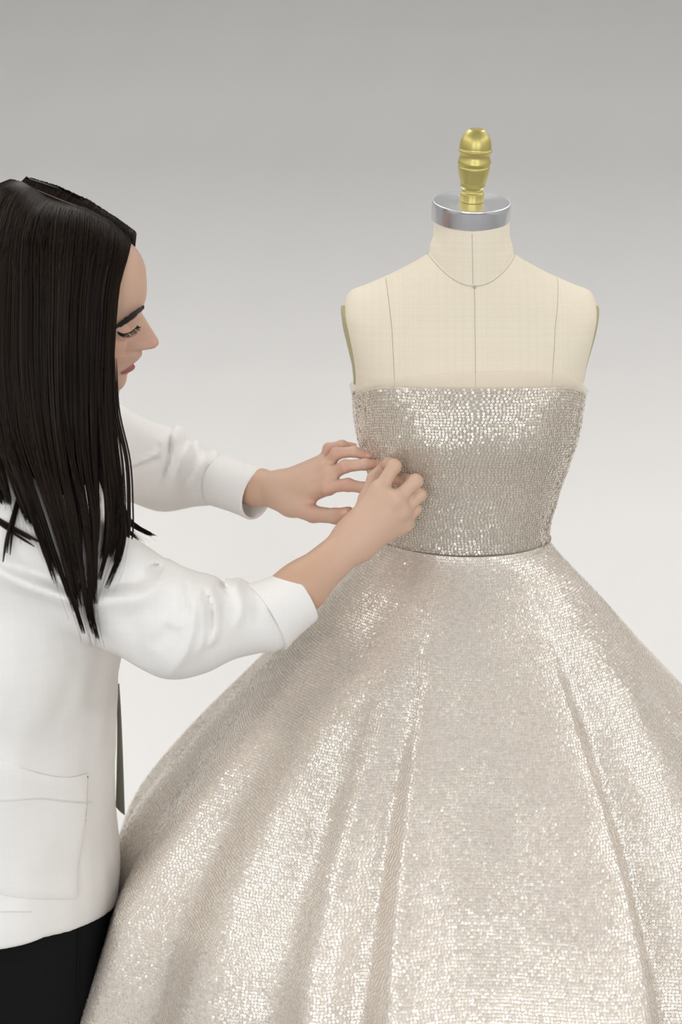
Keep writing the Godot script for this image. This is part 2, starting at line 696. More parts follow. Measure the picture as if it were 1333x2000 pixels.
func dress_form() -> void:
	var o := thing("dress_form", "cream linen dress form with steel neck plate and brass finial wearing the sequinned gown", "dress form")
	# body: sections below the shoulder line, then the shoulder slope closing into the neck
	var rows := []
	var n := 96
	for i in 70:
		var y := 0.80 + (1.405 - 0.80) * i / 69.0
		var row := []
		for j in n:
			row.append(torso_point(y, TAU * j / n))
		rows.append(row)
	# shoulders: height of the top as a function of x, falling away to the front and back
	for i in range(1, 49):
		var t := i / 48.0
		var e := pow(t, 1.9)
		var row := []
		for j in n:
			var an := TAU * j / n
			var p := torso_point(1.405, an)
			var q := Vector3(sin(an) * 0.058, 0, 0.004 + cos(an) * 0.060)
			var x := lerpf(p.x, q.x, e)
			var z := lerpf(p.z, q.z, e)
			var ax := absf(x)
			var top: float = table([0.0, 1.506, 0.055, 1.497, 0.075, 1.486, 0.11, 1.468, 0.15, 1.451, 0.168, 1.444, 0.1765, 1.430, 0.18, 1.41], ax)
			var wide: float = table(TORSO_W, 1.405)
			var deep: float = table(TORSO_D, 1.405) * pow(maxf(1.0 - pow(ax / (wide * 1.001), 3.3), 0.0), 1.0 / 3.3)
			var k := pow(maxf(0.0, 1.0 - pow(absf(z) / maxf(deep, 0.0005), 2.0)), 0.82)
			row.append(Vector3(x, 1.405 + (top - 1.405) * k, z))
		rows.append(row)
	for pass_ in 8:
		for i in range(52, 100):
			for j in n:
				rows[i][j] = (rows[i][j] as Vector3) * 0.5 + ((rows[i - 1][j] as Vector3) + (rows[i + 1][j] as Vector3)) * 0.25
	var last: Array = rows[rows.size() - 1]
	# neck up to the sloping plate
	for i in range(1, 15):
		var t := i / 14.0
		var row := []
		for j in n:
			var an := TAU * j / n
			var rx := lerpf(0.058, 0.0525, smoothstep(0.0, 0.5, t)) 
			var rz := lerpf(0.058, 0.0525, t)
			var top := Vector3(sin(an) * rx, 1.5425 - 0.0131 * cos(an), 0.002 + cos(an) * rz)
			var b: Vector3 = last[j]
			row.append(Vector3(lerpf(b.x, top.x, smoothstep(0.0, 0.6, t)), lerpf(b.y, top.y, t), lerpf(b.z, top.z, t)))
		rows.append(row)
	var s := Shape.new()
	s.grid(rows, true)
	var body := part("torso", s.mesh(), M.linen, o)

	# seams: centre front, two princess lines, neckline
	for line in [[[0.0, 1.10], [0.0, 1.30], [0.0, 1.38], [0.0, 1.4545]], [[-0.108, 1.10], [-0.108, 1.32], [-0.112, 1.40], [-0.119, 1.463]], [[0.104, 1.10], [0.104, 1.32], [0.109, 1.40], [0.119, 1.463]], [[-0.002, 1.458], [-0.003, 1.49], [-0.004, 1.525]]]:
		var pts := PackedVector3Array()
		var rad := PackedFloat32Array()
		for k in 90:
			var u: float = k / 89.0 * (line.size() - 1)
			var a: int = mini(int(u), line.size() - 2)
			var x: float = lerpf(line[a][0], line[a + 1][0], u - a)
			var y: float = lerpf(line[a][1], line[a + 1][1], u - a)
			pts.append(surface_hit(rows, x, y))
			rad.append(0.0003)
		var st := Shape.new()
		st.tube(pts, rad, 5)
		part("seam", st.mesh(), M.seam, body)
	var ring := PackedVector3Array()
	var rr := PackedFloat32Array()
	for k in 61:
		var x := -0.061 + 0.122 * k / 60.0
		var y := 1.4555 + 0.040 * pow(absf(x) / 0.061, 2.0)
		ring.append(surface_hit(rows, x, y))
		rr.append(0.0003)
	var sn := Shape.new()
	sn.tube(ring, rr, 5)
	part("seam", sn.mesh(), M.seam, body)

	# arm plates: oval discs closing the arm openings, behind the front edge
	for side in [-1.0, 1.0]:
		var pl := Shape.new()
		var prof := []
		for i in 9:
			var row := []
			var r: float = [0.0, 0.5, 0.8, 0.93, 0.99, 1.0, 1.0, 0.98, 0.95][i]
			var out: float = [0.0040, 0.0038, 0.0034, 0.0028, 0.002, 0.0008, -0.002, -0.008, -0.014][i]
			for j in 40:
				var an := TAU * j / 40
				var y := 1.367 + sin(an) * 0.056 * r
				var z := cos(an) * 0.046 * r - 0.004
				var dd: float = table(TORSO_D, y)
				var ca := pow(absf(z) / dd, 1.25)
				var at := acos(clampf(ca, 0, 1)) if z > 0 else PI - acos(clampf(ca, 0, 1))
				var p := torso_point(y, at, out)
				row.append(Vector3(p.x * side, y, z))
			prof.append(row)
		pl.grid(prof, true, side > 0)
		part("arm_plate", pl.mesh(), M.plate_edge, o, "olive painted oval plate closing the arm opening")

	# neck plate: a brushed steel disc that slopes to the front
	var tilt := Transform3D(Basis(Vector3.RIGHT, deg_to_rad(14.0)) * Basis(Vector3.BACK, deg_to_rad(-1.5)), Vector3(-0.002, 1.541, 0.002))
	var d := Shape.new()
	d.lathe(PackedVector2Array([Vector2(0.0, -0.001), Vector2(0.053, -0.001), Vector2(0.0542, 0.0), Vector2(0.0544, 0.001), Vector2(0.0544, 0.0205), Vector2(0.0540, 0.0258), Vector2(0.0530, 0.0265), Vector2(0.0515, 0.0267), Vector2(0.03, 0.0267), Vector2(0.0, 0.0267)]), 80)
	part("neck_plate", d.moved(tilt).mesh(), M.steel, o, "brushed steel neck plate")
	var kn := Shape.new()
	var prof := PackedVector2Array()
	for q in [[0.0, 0], [15.8, 0], [16.3, 0.6], [16.3, 11], [15.9, 12], [14.2, 13], [13.6, 15], [13.8, 17], [14.6, 18.4], [15.0, 19.4], [16.6, 20.2], [16.9, 21.5], [16.9, 25.5], [17.4, 27], [18.6, 31], [20.2, 37], [21.2, 43], [21.6, 46], [21.8, 47.6], [20.8, 48.6], [20.4, 49.5], [21.6, 50.5], [22.6, 52.5], [22.7, 54.5], [21.6, 57.5], [20.4, 61], [20.2, 63.5], [21.0, 66.5], [22.6, 68.5], [23.2, 70.2], [22.8, 71.4], [21.6, 72], [21.7, 74], [21.2, 79], [19.6, 85], [17.2, 90], [14.0, 94], [11.4, 96.6], [10.2, 97.6], [9.0, 98.0], [0.0, 98.2]]:
		prof.append(Vector2(q[0], q[1]) * 0.001)
	kn.lathe(prof, 64)
	part("finial", kn.moved(tilt * Transform3D(Basis(), Vector3(0.0, 0.0267, 0.0))).mesh(), M.brass, o, "gold painted turned finial")
	# stand under the skirt
	var sp := Shape.new()
	sp.lathe(PackedVector2Array([Vector2(0.0, 0.02), Vector2(0.2, 0.02), Vector2(0.21, 0.03), Vector2(0.2, 0.045), Vector2(0.05, 0.06), Vector2(0.02, 0.08), Vector2(0.018, 0.8), Vector2(0.0, 0.81)]), 40)
	sp.lathe(PackedVector2Array([Vector2(0.0, 0.0), Vector2(0.16, 0.0), Vector2(0.16, 0.02), Vector2(0.0, 0.02)]), 40)
	part("stand", sp.mesh(), M.steel, o)

	var pn := Shape.new()
	var bs := SphereMesh.new()
	bs.radius = 0.0021
	bs.height = 0.0042
	bs.radial_segments = 16
	bs.rings = 8
	var pin := thing("straight_pin", "tiny round-headed steel pin stuck at the form's centre front neckline", "pin", surface_hit(rows, 0.0, 1.4545) + Vector3(0, 0, 0.001))
	part("head", bs, M.pin, pin)
	pn.tube(PackedVector3Array([Vector3.ZERO, Vector3(0, -0.002, -0.012)]), PackedFloat32Array([0.0004, 0.0003]), 6)
	part("shaft", pn.mesh(), M.pin, pin)


# the front of a grid of rings at x, y
func surface_hit(rows: Array, x: float, y: float) -> Vector3:
	var best := Vector3(x, y, 0)
	var zbest := -1.0
	var n: int = rows[0].size()
	for i in rows.size() - 1:
		if absf(rows[i][0].y - y) > 0.08 and absf(rows[i][n / 8].y - y) > 0.08:
			continue
		for jj in range(-n / 4, n / 4):
			var a: Vector3 = rows[i][(jj + n) % n]
			var b: Vector3 = rows[i][(jj + 1 + n) % n]
			var c: Vector3 = rows[i + 1][(jj + n) % n]
			var e: Vector3 = rows[i + 1][(jj + 1 + n) % n]
			for tri in [[a, b, e], [a, e, c]]:
				var p: Vector3 = tri[0]
				var q: Vector3 = tri[1]
				var r: Vector3 = tri[2]
				var den := (q.y - r.y) * (p.x - r.x) + (r.x - q.x) * (p.y - r.y)
				if absf(den) < 1e-12:
					continue
				var u := ((q.y - r.y) * (x - r.x) + (r.x - q.x) * (y - r.y)) / den
				var w := ((r.y - p.y) * (x - r.x) + (p.x - r.x) * (y - r.y)) / den
				if u >= -0.001 and w >= -0.001 and u + w <= 1.001:
					var z := u * p.z + w * q.z + (1 - u - w) * r.z
					if z > zbest:
						zbest = z
						best = Vector3(x, y, z)
	return best


# ------------------------------------------------------------------ gown
const SKIRT := [0.0, 0.76, 0.25, 0.665, 0.40, 0.605, 0.50, 0.562, 0.60, 0.520, 0.68, 0.466, 0.76, 0.404, 0.84, 0.337, 0.92, 0.268, 1.0, 0.197, 1.05, 0.149, 1.075, 0.127, 1.088, 0.121]
# angle at the waist, angle below, height of the fold, width to the left, width to the right, where it starts
const FOLDS := [
	[27.0, 19.5, 0.040, 11.0, 3.2, 1.05], [33.5, 25.5, -0.032, 3.5, 4.5, 1.04],
	[-15.5, -12.5, 0.032, 2.8, 6.0, 1.04], [-21.0, -17.5, -0.024, 4.0, 2.6, 1.04],
	[-66.0, -61.0, 0.034, 6.5, 4.0, 0.95], [-57.0, -52.0, -0.020, 4.0, 5.0, 0.95],
	[-44.0, -41.0, 0.018, 5.0, 6.0, 1.0], [-34.0, -30.0, -0.018, 4.0, 5.0, 0.98],
	[-28.0, -24.5, 0.016, 4.0, 4.0, 1.0], [50.0, 43.0, 0.018, 6.0, 6.0, 1.04], [62.0, 56.0, -0.014, 5.0, 5.0, 1.0],
	[8.0, 5.0, 0.010, 7.0, 7.0, 1.0], [76.0, 72.0, 0.020, 6.0, 5.0, 1.0], [-84.0, -80.0, -0.018, 6.0, 5.0, 0.95],
	[105.0, 105.0, 0.03, 8.0, 8.0, 1.0], [140.0, 140.0, 0.03, 8.0, 6.0, 1.0], [175.0, 175.0, 0.03, 8.0, 8.0, 1.0], [-110.0, -110.0, 0.03, 8.0, 8.0, 1.0], [-145.0, -145.0, 0.03, 8.0, 8.0, 1.0],
]


func skirt_point(y: float, deg: float) -> Vector3:
	var r: float = table(SKIRT, y)
	var low := clampf((1.06 - y) / 0.5, 0.0, 1.6)
	for fd in FOLDS:
		var start: float = fd[5]
		var amp: float = fd[2] * smoothstep(0.0, 0.42, start - y) * (1.0 + 0.35 * maxf(0.0, low - 0.9))
		if amp == 0.0:
			continue
		var mid: float = lerpf(fd[0], fd[1], minf(low, 1.0))
		var dl := wrapf(deg - mid, -180.0, 180.0)
		if absf(dl) > 30.0:
			continue
		r += amp * gauss(dl, fd[3] if dl < 0.0 else fd[4])
	var an := deg_to_rad(deg)
	# broad unevenness of the cloth
	r += 0.004 * low * (sin(an * 9.0 + y * 7.0) + 0.7 * sin(an * 17.0 - y * 5.0))
	return Vector3(sin(an) * r, y, cos(an) * r * 0.93)


func gown() -> void:
	var o := thing("ball_gown", "strapless champagne ball gown covered in silver sequins on the dress form", "gown")
	# skirt
	var ncol := 600
	var nrow := 150
	var ys := PackedFloat32Array()
	# rows evenly spaced along the cloth
	var arc := [0.0]
	var yy := [1.088]
	for i in range(1, 400):
		var y := 1.088 * (1.0 - i / 399.0)
		var prev: float = yy[i - 1]
		var dr: float = table(SKIRT, y) - table(SKIRT, prev)
		arc.append(arc[i - 1] + Vector2(dr, y - prev).length())
		yy.append(y)
	var total: float = arc[399]
	var at_arc := func(s: float) -> float:
		var a := 0
		var b := 399
		while b - a > 1:
			var m := (a + b) / 2
			if arc[m] <= s:
				a = m
			else:
				b = m
		return lerpf(yy[a], yy[b], clampf((s - arc[a]) / (arc[b] - arc[a]), 0, 1))
	var rows := []
	for i in nrow:
		var y: float = at_arc.call(total * i / (nrow - 1.0))
		var row := []
		for j in ncol:
			row.append(skirt_point(y, 360.0 * j / ncol))
		rows.append(row)
	var s := Shape.new()
	s.grid(rows, true, true)
	var skirt := part("skirt", s.mesh(), M.gown, o)
	var norm := s.n
	# sequins of the skirt, sewn in rows
	var pitch := 0.0040
	var gap := 0.0042
	var places: Array[Transform3D] = []
	var wob := FastNoiseLite.new()
	wob.seed = 4
	wob.frequency = 9.0
	var count_rows := int(total / gap)
	for k in count_rows:
		var sv := (k + 0.6) * gap / total * (nrow - 1)
		var i := mini(int(sv), nrow - 2)
		var fi := sv - i
		if rows[i][0].y < 0.22:
			break
		var r: float = table(SKIRT, lerpf(rows[i][0].y, rows[i + 1][0].y, fi)) + 0.004
		var m := int(TAU * r / pitch)
		var shift := rng.randf()
		for c in m:
			var u := fposmod((c + shift + rng.randf_range(-0.12, 0.12)) / m * ncol, ncol)
			if u > ncol * 0.38 and u < ncol * 0.62:
				continue
			var j := int(u) % ncol
			var fj := u - int(u)
			var j2 := (j + 1) % ncol
			var dv := rng.randf_range(-0.05, 0.05)
			var p: Vector3 = (rows[i][j] as Vector3).lerp(rows[i][j2], fj).lerp((rows[i + 1][j] as Vector3).lerp(rows[i + 1][j2], fj), fi + dv)
			var nm := norm[i * ncol + j].lerp(norm[i * ncol + j2], fj).lerp(norm[(i + 1) * ncol + j].lerp(norm[(i + 1) * ncol + j2], fj), fi).normalized()
			places.append(sequin_place(p, nm, wob))
	sequins("sequins", places, skirt, Color(1, 1, 1))

	# bodice
	rows = []
	var brow := 60
	for i in brow:
		var row := []
		for j in 160:
			var an := TAU * j / 160
			row.append(bodice_point(i / (brow - 1.0), an, 0.003))
		rows.append(row)
	s = Shape.new()
	s.grid(rows, true)
	var inner := []
	for i in range(brow - 1, brow - 8, -1):
		var row := []
		for j in 160:
			row.append(bodice_point(i / (brow - 1.0), TAU * j / 160, 0.001))
		inner.append(row)
	s.grid(inner, true)
	var bod := part("bodice", s.mesh(), M.bodice, o)
	places = []
	var brows := 62
	for k in brows:
		var t := (k + 0.4) / brows
		var p0 := bodice_point(t, PI * 0.5, 0.003)
		var m := int(TAU * sqrt((pow(p0.x, 2.0) + pow(bodice_point(t, 0.0, 0.003).z, 2.0)) * 0.5) / 0.0041)
		var shift := rng.randf()
		for c in m:
			var an := TAU * (c + shift + rng.randf_range(-0.12, 0.12)) / m
			var tt := t + rng.randf_range(-0.08, 0.08) / brows
			# rows sag and bunch a little where the cloth is being gathered
			var p := bodice_point(tt, an, 0.003)
			var du := bodice_point(tt, an + 0.01, 0.003) - p
			var dv := bodice_point(tt + 0.01, an, 0.003) - p
			places.append(sequin_place(p, du.cross(dv).normalized(), wob, 0.10))
	sequins("sequins", places, bod, Color(0.97, 0.935, 0.885))

	# threads that carry the rows on the bodice
	var th := Shape.new()
	for k in brows:
		var pts := PackedVector3Array()
		var rad := PackedFloat32Array()
		for j in 121:
			pts.append(bodice_point((k + 0.4) / brows, TAU * j / 120.0, 0.0036))
			rad.append(0.00028)
		th.tube(pts, rad, 3, Vector3.ZERO, 1.0, Color.WHITE, false)
	var tr := part("sewing_thread", th.mesh(), mat(Color(0.80, 0.79, 0.78), 0.4, 0.4), bod)
	tr.set_meta("kind", "stuff")

	# waist seam, side seams
	var w := Shape.new()
	var pts := PackedVector3Array()
	var rad := PackedFloat32Array()
	for j in 121:
		pts.append(bodice_point(0.0, TAU * j / 120.0, 0.0055))
		rad.append(0.0010)
	w.tube(pts, rad, 8, Vector3.ZERO, 1.0, Color.WHITE, false)
	part("waist_seam", w.mesh(), mat(Color(0.60, 0.555, 0.50), 0.8), o)
	for a in [1.12, -1.12]:
		var q := PackedVector3Array()
		var qr := PackedFloat32Array()
		for j in 50:
			q.append(bodice_point(j / 49.0, a + 0.10 * (1.0 - j / 49.0), 0.0045))
			qr.append(0.0012)
		var sd := Shape.new()
		sd.tube(q, qr, 6)
		part("side_seam", sd.mesh(), M.bodice, bod)

	# tulle standing above the neckline
	var tl := Shape.new()
	rows = []
	for i in 9:
		var row := []
		for j in 200:
			var an := TAU * j / 200
			var p := bodice_point(1.0, an, 0.003)
			var up := i / 8.0
			var hgt := 0.024 * (0.75 + 0.25 * sin(an * 3.0 + 1.0)) * (0.8 + 0.3 * cos(an))
			p += Vector3(p.x, 0, p.z).normalized() * (0.0015 + 0.003 * up + 0.0005 * sin(an * 23.0) * up)
			p.y += -0.004 + up * hgt
			row.append(p)
		rows.append(row)
	tl.grid(rows, true)
	part("tulle_edge", tl.mesh(), M.tulle, o, "sheer nude tulle edge above the neckline")


func bodice_point(t: float, an: float, grow: float) -> Vector3:
	var ca := cos(an)
	# waist line dips at the front, the neckline is higher at the front than at the sides
	var y0 := 1.085 + 0.004 * (1.0 - ca)
	var y1 := 1.297 + 0.028 * smoothstep(-0.05, 0.85, ca)
	var y := lerpf(y0, y1, t)
	var p := torso_point(y, an, grow)
	# bust
	for sx in [-1.0, 1.0]:
		var b := gauss(p.x - sx * 0.075, 0.055) * gauss(y - 1.245, 0.055) * maxf(ca, 0.0)
		p.z += 0.012 * b
	# pinched tuck under the fingers
	var tuck := gauss(y - 1.206, 0.03)
	p.z += 0.006 * gauss(p.x + 0.115, 0.010) * tuck - 0.004 * gauss(p.x + 0.095, 0.010) * tuck
	return p


func sequin_place(p: Vector3, nm: Vector3, wob: FastNoiseLite, jit := 0.07) -> Transform3D:
	var big := Vector3(wob.get_noise_3dv(p), wob.get_noise_3dv(p + Vector3(7, 3, 1)), wob.get_noise_3dv(p + Vector3(1, 9, 4))) * 0.16
	var nj := (nm + big + Vector3(rng.randfn(0, jit), rng.randfn(0, jit), rng.randfn(0, jit))).normalized()
	var x := nj.cross(Vector3.UP)
	x = x.normalized() if x.length_squared() > 1e-4 else Vector3.RIGHT
	var y := nj.cross(x)
	return Transform3D(Basis(x, nj, y), p + nm * rng.randf_range(0.0008, 0.0016))


func sequins(called: String, places: Array[Transform3D], parent: Node, tone: Color) -> void:
	# a small flat disc with a pierced centre and a turned-down rim
	var s := Shape.new()
	var rows := []
	for q in [[0.00050, -0.00004], [0.00058, 0.0001], [0.0015, 0.00012], [0.0019, 0.0]]:
		var row := []
		for j in 10:
			var a := TAU * j / 10
			row.append(Vector3(sin(a) * q[0], q[1], cos(a) * q[0]))
		rows.append(row)
	s.grid(rows, true, true)
	var mm := MultiMesh.new()
	mm.transform_format = MultiMesh.TRANSFORM_3D
	mm.use_colors = true
	mm.mesh = s.mesh()
	mm.instance_count = places.size()
	for i in places.size():
		mm.set_instance_transform(i, places[i])
		var g := rng.randf_range(0.86, 1.0)
		mm.set_instance_color(i, Color(tone.r * g, tone.g * g * rng.randf_range(0.98, 1.0), tone.b * g * rng.randf_range(0.94, 1.0)))
	var o := MultiMeshInstance3D.new()
	o.name = called
	o.multimesh = mm
	o.material_override = M.sequin
	parent.add_child(o, true)
	o.set_meta("kind", "stuff")
	o.set_meta("label", "rows of small pierced silver sequins")


# ------------------------------------------------------------------ woman
const SKIN := Color(0.69, 0.465, 0.345)


func woman() -> void:
	var o := thing("person", "dark-haired woman in white jacket and black trousers pinning the gown's bodice", "person", Vector3(-0.64, 0, 0.12))
	var home := Transform3D(Basis(), Vector3(0.64, 0, -0.12))
	var body := Shape.new()
	head(body)
	arms(body)
	part("body", body.moved(home).mesh(), M.skin, o)
	nails(o, home)
	jacket(o, home)
	trousers(o, home)
	hair(o, home)


# joints of the arms
const R_SHOULDER := Vector3(-0.5828, 1.1430, 0.2000)
const R_ELBOW := Vector3(-0.3611, 1.0105, 0.2620)
const R_MID := Vector3(-0.2327, 1.0756, 0.2120)
const R_WRIST := Vector3(-0.1648, 1.1244, 0.1650)
const L_SHOULDER := Vector3(-0.5669, 1.2208, -0.0300)
const L_ELBOW := Vector3(-0.4554, 1.1585, -0.1300)
const L_WRIST := Vector3(-0.2704, 1.1565, 0.0000)


func finger(f: Field, pts: Array, w: float) -> void:
	# knuckle, two joints, tip
	f.chain(pts, [w * 1.12, w, w * 0.9, w * 0.78], 0.003)
	f.cap(pts[1], pts[1], w * 1.06, w * 1.06, 0.003)
	f.cap(pts[2], pts[2], w * 0.95, w * 0.95, 0.002)


var L_F := {
	"little": [Vector3(-0.2069, 1.2030, 0.0260), Vector3(-0.1988, 1.2242, 0.0280), Vector3(-0.1799, 1.2306, 0.0340), Vector3(-0.1640, 1.2269, 0.0340)],
	"ring": [Vector3(-0.2024, 1.1993, 0.0400), Vector3(-0.1871, 1.2220, 0.0500), Vector3(-0.1627, 1.2255, 0.0560), Vector3(-0.1411, 1.2170, 0.0540)],
	"middle": [Vector3(-0.1972, 1.1908, 0.0520), Vector3(-0.1756, 1.2064, 0.0660), Vector3(-0.1471, 1.2104, 0.0710), Vector3(-0.1257, 1.2097, 0.0680)],
	"index": [Vector3(-0.1994, 1.1759, 0.0580), Vector3(-0.1714, 1.1827, 0.0780), Vector3(-0.1494, 1.1802, 0.0860), Vector3(-0.1329, 1.1722, 0.0800)],
	"thumb": [Vector3(-0.2521, 1.1438, 0.0200), Vector3(-0.2204, 1.1358, 0.0580), Vector3(-0.1892, 1.1384, 0.0800), Vector3(-0.1707, 1.1451, 0.0860)],
}
var R_F := {
	"index": [Vector3(-0.1292, 1.1919, 0.1520), Vector3(-0.1099, 1.2228, 0.1420), Vector3(-0.1158, 1.2206, 0.1120), Vector3(-0.1206, 1.2133, 0.0880)],
	"middle": [Vector3(-0.1075, 1.1809, 0.1620), Vector3(-0.0813, 1.2046, 0.1520), Vector3(-0.0915, 1.1988, 0.1200), Vector3(-0.1042, 1.1956, 0.1060)],
	"ring": [Vector3(-0.0989, 1.1640, 0.1560), Vector3(-0.0753, 1.1842, 0.1460), Vector3(-0.0848, 1.1771, 0.1160), Vector3(-0.0970, 1.1752, 0.1080)],
	"little": [Vector3(-0.0955, 1.1451, 0.1460), Vector3(-0.0802, 1.1628, 0.1400), Vector3(-0.0887, 1.1547, 0.1160), Vector3(-0.0996, 1.1527, 0.1080)],
	"thumb": [Vector3(-0.1542, 1.1437, 0.1350), Vector3(-0.1447, 1.1687, 0.1050), Vector3(-0.1339, 1.1942, 0.0900), Vector3(-0.1233, 1.2074, 0.0840)],
}


func skin_tint(p: Vector3) -> Color:
	return SKIN


func arms(body: Shape) -> void:
	# left hand and forearm (the far one)
	var f := Field.new()
	f.cap(L_ELBOW, Vector3(-0.3033, 1.1574, -0.0160), 0.032, 0.0265, 0.01)
	f.cap(Vector3(-0.3033, 1.1574, -0.0160), L_WRIST, 0.0265, 0.0250, 0.01)
	var w := L_WRIST
	var fl := L_F
	for nm in ["little", "ring", "middle", "index"]:
		var k: Vector3 = fl[nm][0]
		f.cap(w.lerp(k, 0.05), k, 0.021, 0.0125 if nm != "index" else 0.0135, 0.014)
	f.cap(w, fl.thumb[0], 0.022, 0.019, 0.012)
	f.cap(fl.thumb[0], fl.thumb[1], 0.0185, 0.0125, 0.012)
	f.cap(fl.thumb[0], (fl.index[0] as Vector3).lerp(w, 0.25), 0.014, 0.012, 0.014)
	f.chain([fl.thumb[1], fl.thumb[2], fl.thumb[3]], [0.0118, 0.0105, 0.0085], 0.004)
	f.cap(fl.thumb[2], fl.thumb[2], 0.0112, 0.0112, 0.003)
	finger(f, fl.index, 0.0088)
	finger(f, fl.middle, 0.0088)
	finger(f, fl.ring, 0.0084)
	finger(f, fl.little, 0.0074)
	# tendons
	for nm in ["ring", "middle", "index"]:
		var k: Vector3 = fl[nm][0]
		f.cap(k + Vector3(-0.002, 0.001, 0.0105), w.lerp(k, 0.45) + Vector3(0, 0.002, 0.0185), 0.0032, 0.002, 0.008)
		f.cap(k + Vector3(0, 0.001, 0.006), k + Vector3(0, 0.001, 0.006), 0.0085, 0.0085, 0.008)
	var red := [fl.index[1], fl.middle[1], fl.ring[1], fl.little[1], fl.index[0], fl.middle[0], fl.thumb[1], fl.index[3], fl.middle[3], fl.ring[3], fl.thumb[3], fl.little[3]]
	var tint := func(p: Vector3) -> Color:
		var r := 0.0
		for q in red:
			r = maxf(r, gauss(p.distance_to(q), 0.017))
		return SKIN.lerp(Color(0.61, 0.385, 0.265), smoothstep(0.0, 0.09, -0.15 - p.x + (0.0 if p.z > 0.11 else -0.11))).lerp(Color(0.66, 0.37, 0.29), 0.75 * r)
	f.surface(body, Vector3(-0.36, 1.06, -0.09), Vector3(-0.11, 1.26, 0.11), 0.0023, tint)

	# right hand and forearm (the near one)
	f = Field.new()
	fl = R_F
	w = R_WRIST
	f.cap(R_ELBOW, R_MID, 0.034, 0.0305, 0.02)
	f.cap(R_MID, w, 0.0305, 0.0255, 0.02)
	f.cap(w, w.lerp(fl.middle[0], 0.3), 0.0275, 0.027, 0.012)
	for nm in ["little", "ring", "middle", "index"]:
		var k: Vector3 = fl[nm][0]
		f.cap(w.lerp(k, 0.1), k, 0.023, 0.0135 if nm != "index" else 0.015, 0.014)
	f.cap(w, fl.thumb[0], 0.024, 0.017, 0.012)
	f.chain(fl.thumb, [0.0165, 0.0120, 0.0105, 0.0085], 0.006)
	finger(f, fl.index, 0.0094)
	finger(f, fl.middle, 0.0094)
	finger(f, fl.ring, 0.0088)
	finger(f, fl.little, 0.0076)
	for nm in ["ring", "middle", "index"]:
		var k: Vector3 = fl[nm][0]
		f.cap(k + Vector3(-0.001, 0.002, 0.0075), k + Vector3(-0.001, 0.002, 0.0075), 0.0088, 0.0088, 0.010)
	red = [fl.index[1], fl.middle[1], fl.ring[1], fl.little[1], fl.index[0], fl.middle[0], fl.ring[0], fl.index[2]]
	f.surface(body, Vector3(-0.36, 1.01, 0.05), Vector3(-0.05, 1.26, 0.34), 0.0025, tint)


func nails(o: Node3D, home: Transform3D) -> void:
	for d in [[L_F.middle, Vector3(0.1, 0.5, 0.85), 0.0088], [L_F.ring, Vector3(0.0, 0.75, 0.65), 0.0082], [L_F.little, Vector3(0.1, 0.9, 0.4), 0.0072], [L_F.thumb, Vector3(0.2, 0.35, 0.9), 0.0098]]:
		var a: Vector3 = d[0][2]
		var b: Vector3 = d[0][3]
		var dir := (b - a).normalized()
		var up: Vector3 = (d[1] - dir * dir.dot(d[1])).normalized()
		var side := dir.cross(up)
		var r: float = d[2]
		var rows := []
		for i in 9:
			var u := i / 8.0
			var row := []
			for j in 9:
				var q := j / 8.0 * 2.0 - 1.0
				var wd := 0.95 * sqrt(maxf(0.0, 1.0 - pow(absf(u * 2.0 - 1.0), 4.0)))
				var ang := q * wd
				var rr := r * lerpf(0.86, 0.78, u)
				row.append(a.lerp(b, 0.62) + dir * (u * 0.0105) + side * (sin(ang) * rr) + up * (cos(ang) * rr + 0.0008))
			rows.append(row)
		var s := Shape.new()
		s.grid(rows, false, true)
		for i in s.n.size():
			if s.n[i].dot(up) < 0.0:
				s.n[i] = -s.n[i]
		part("fingernail", s.moved(home).mesh(), M.nail, o.get_node("body"))


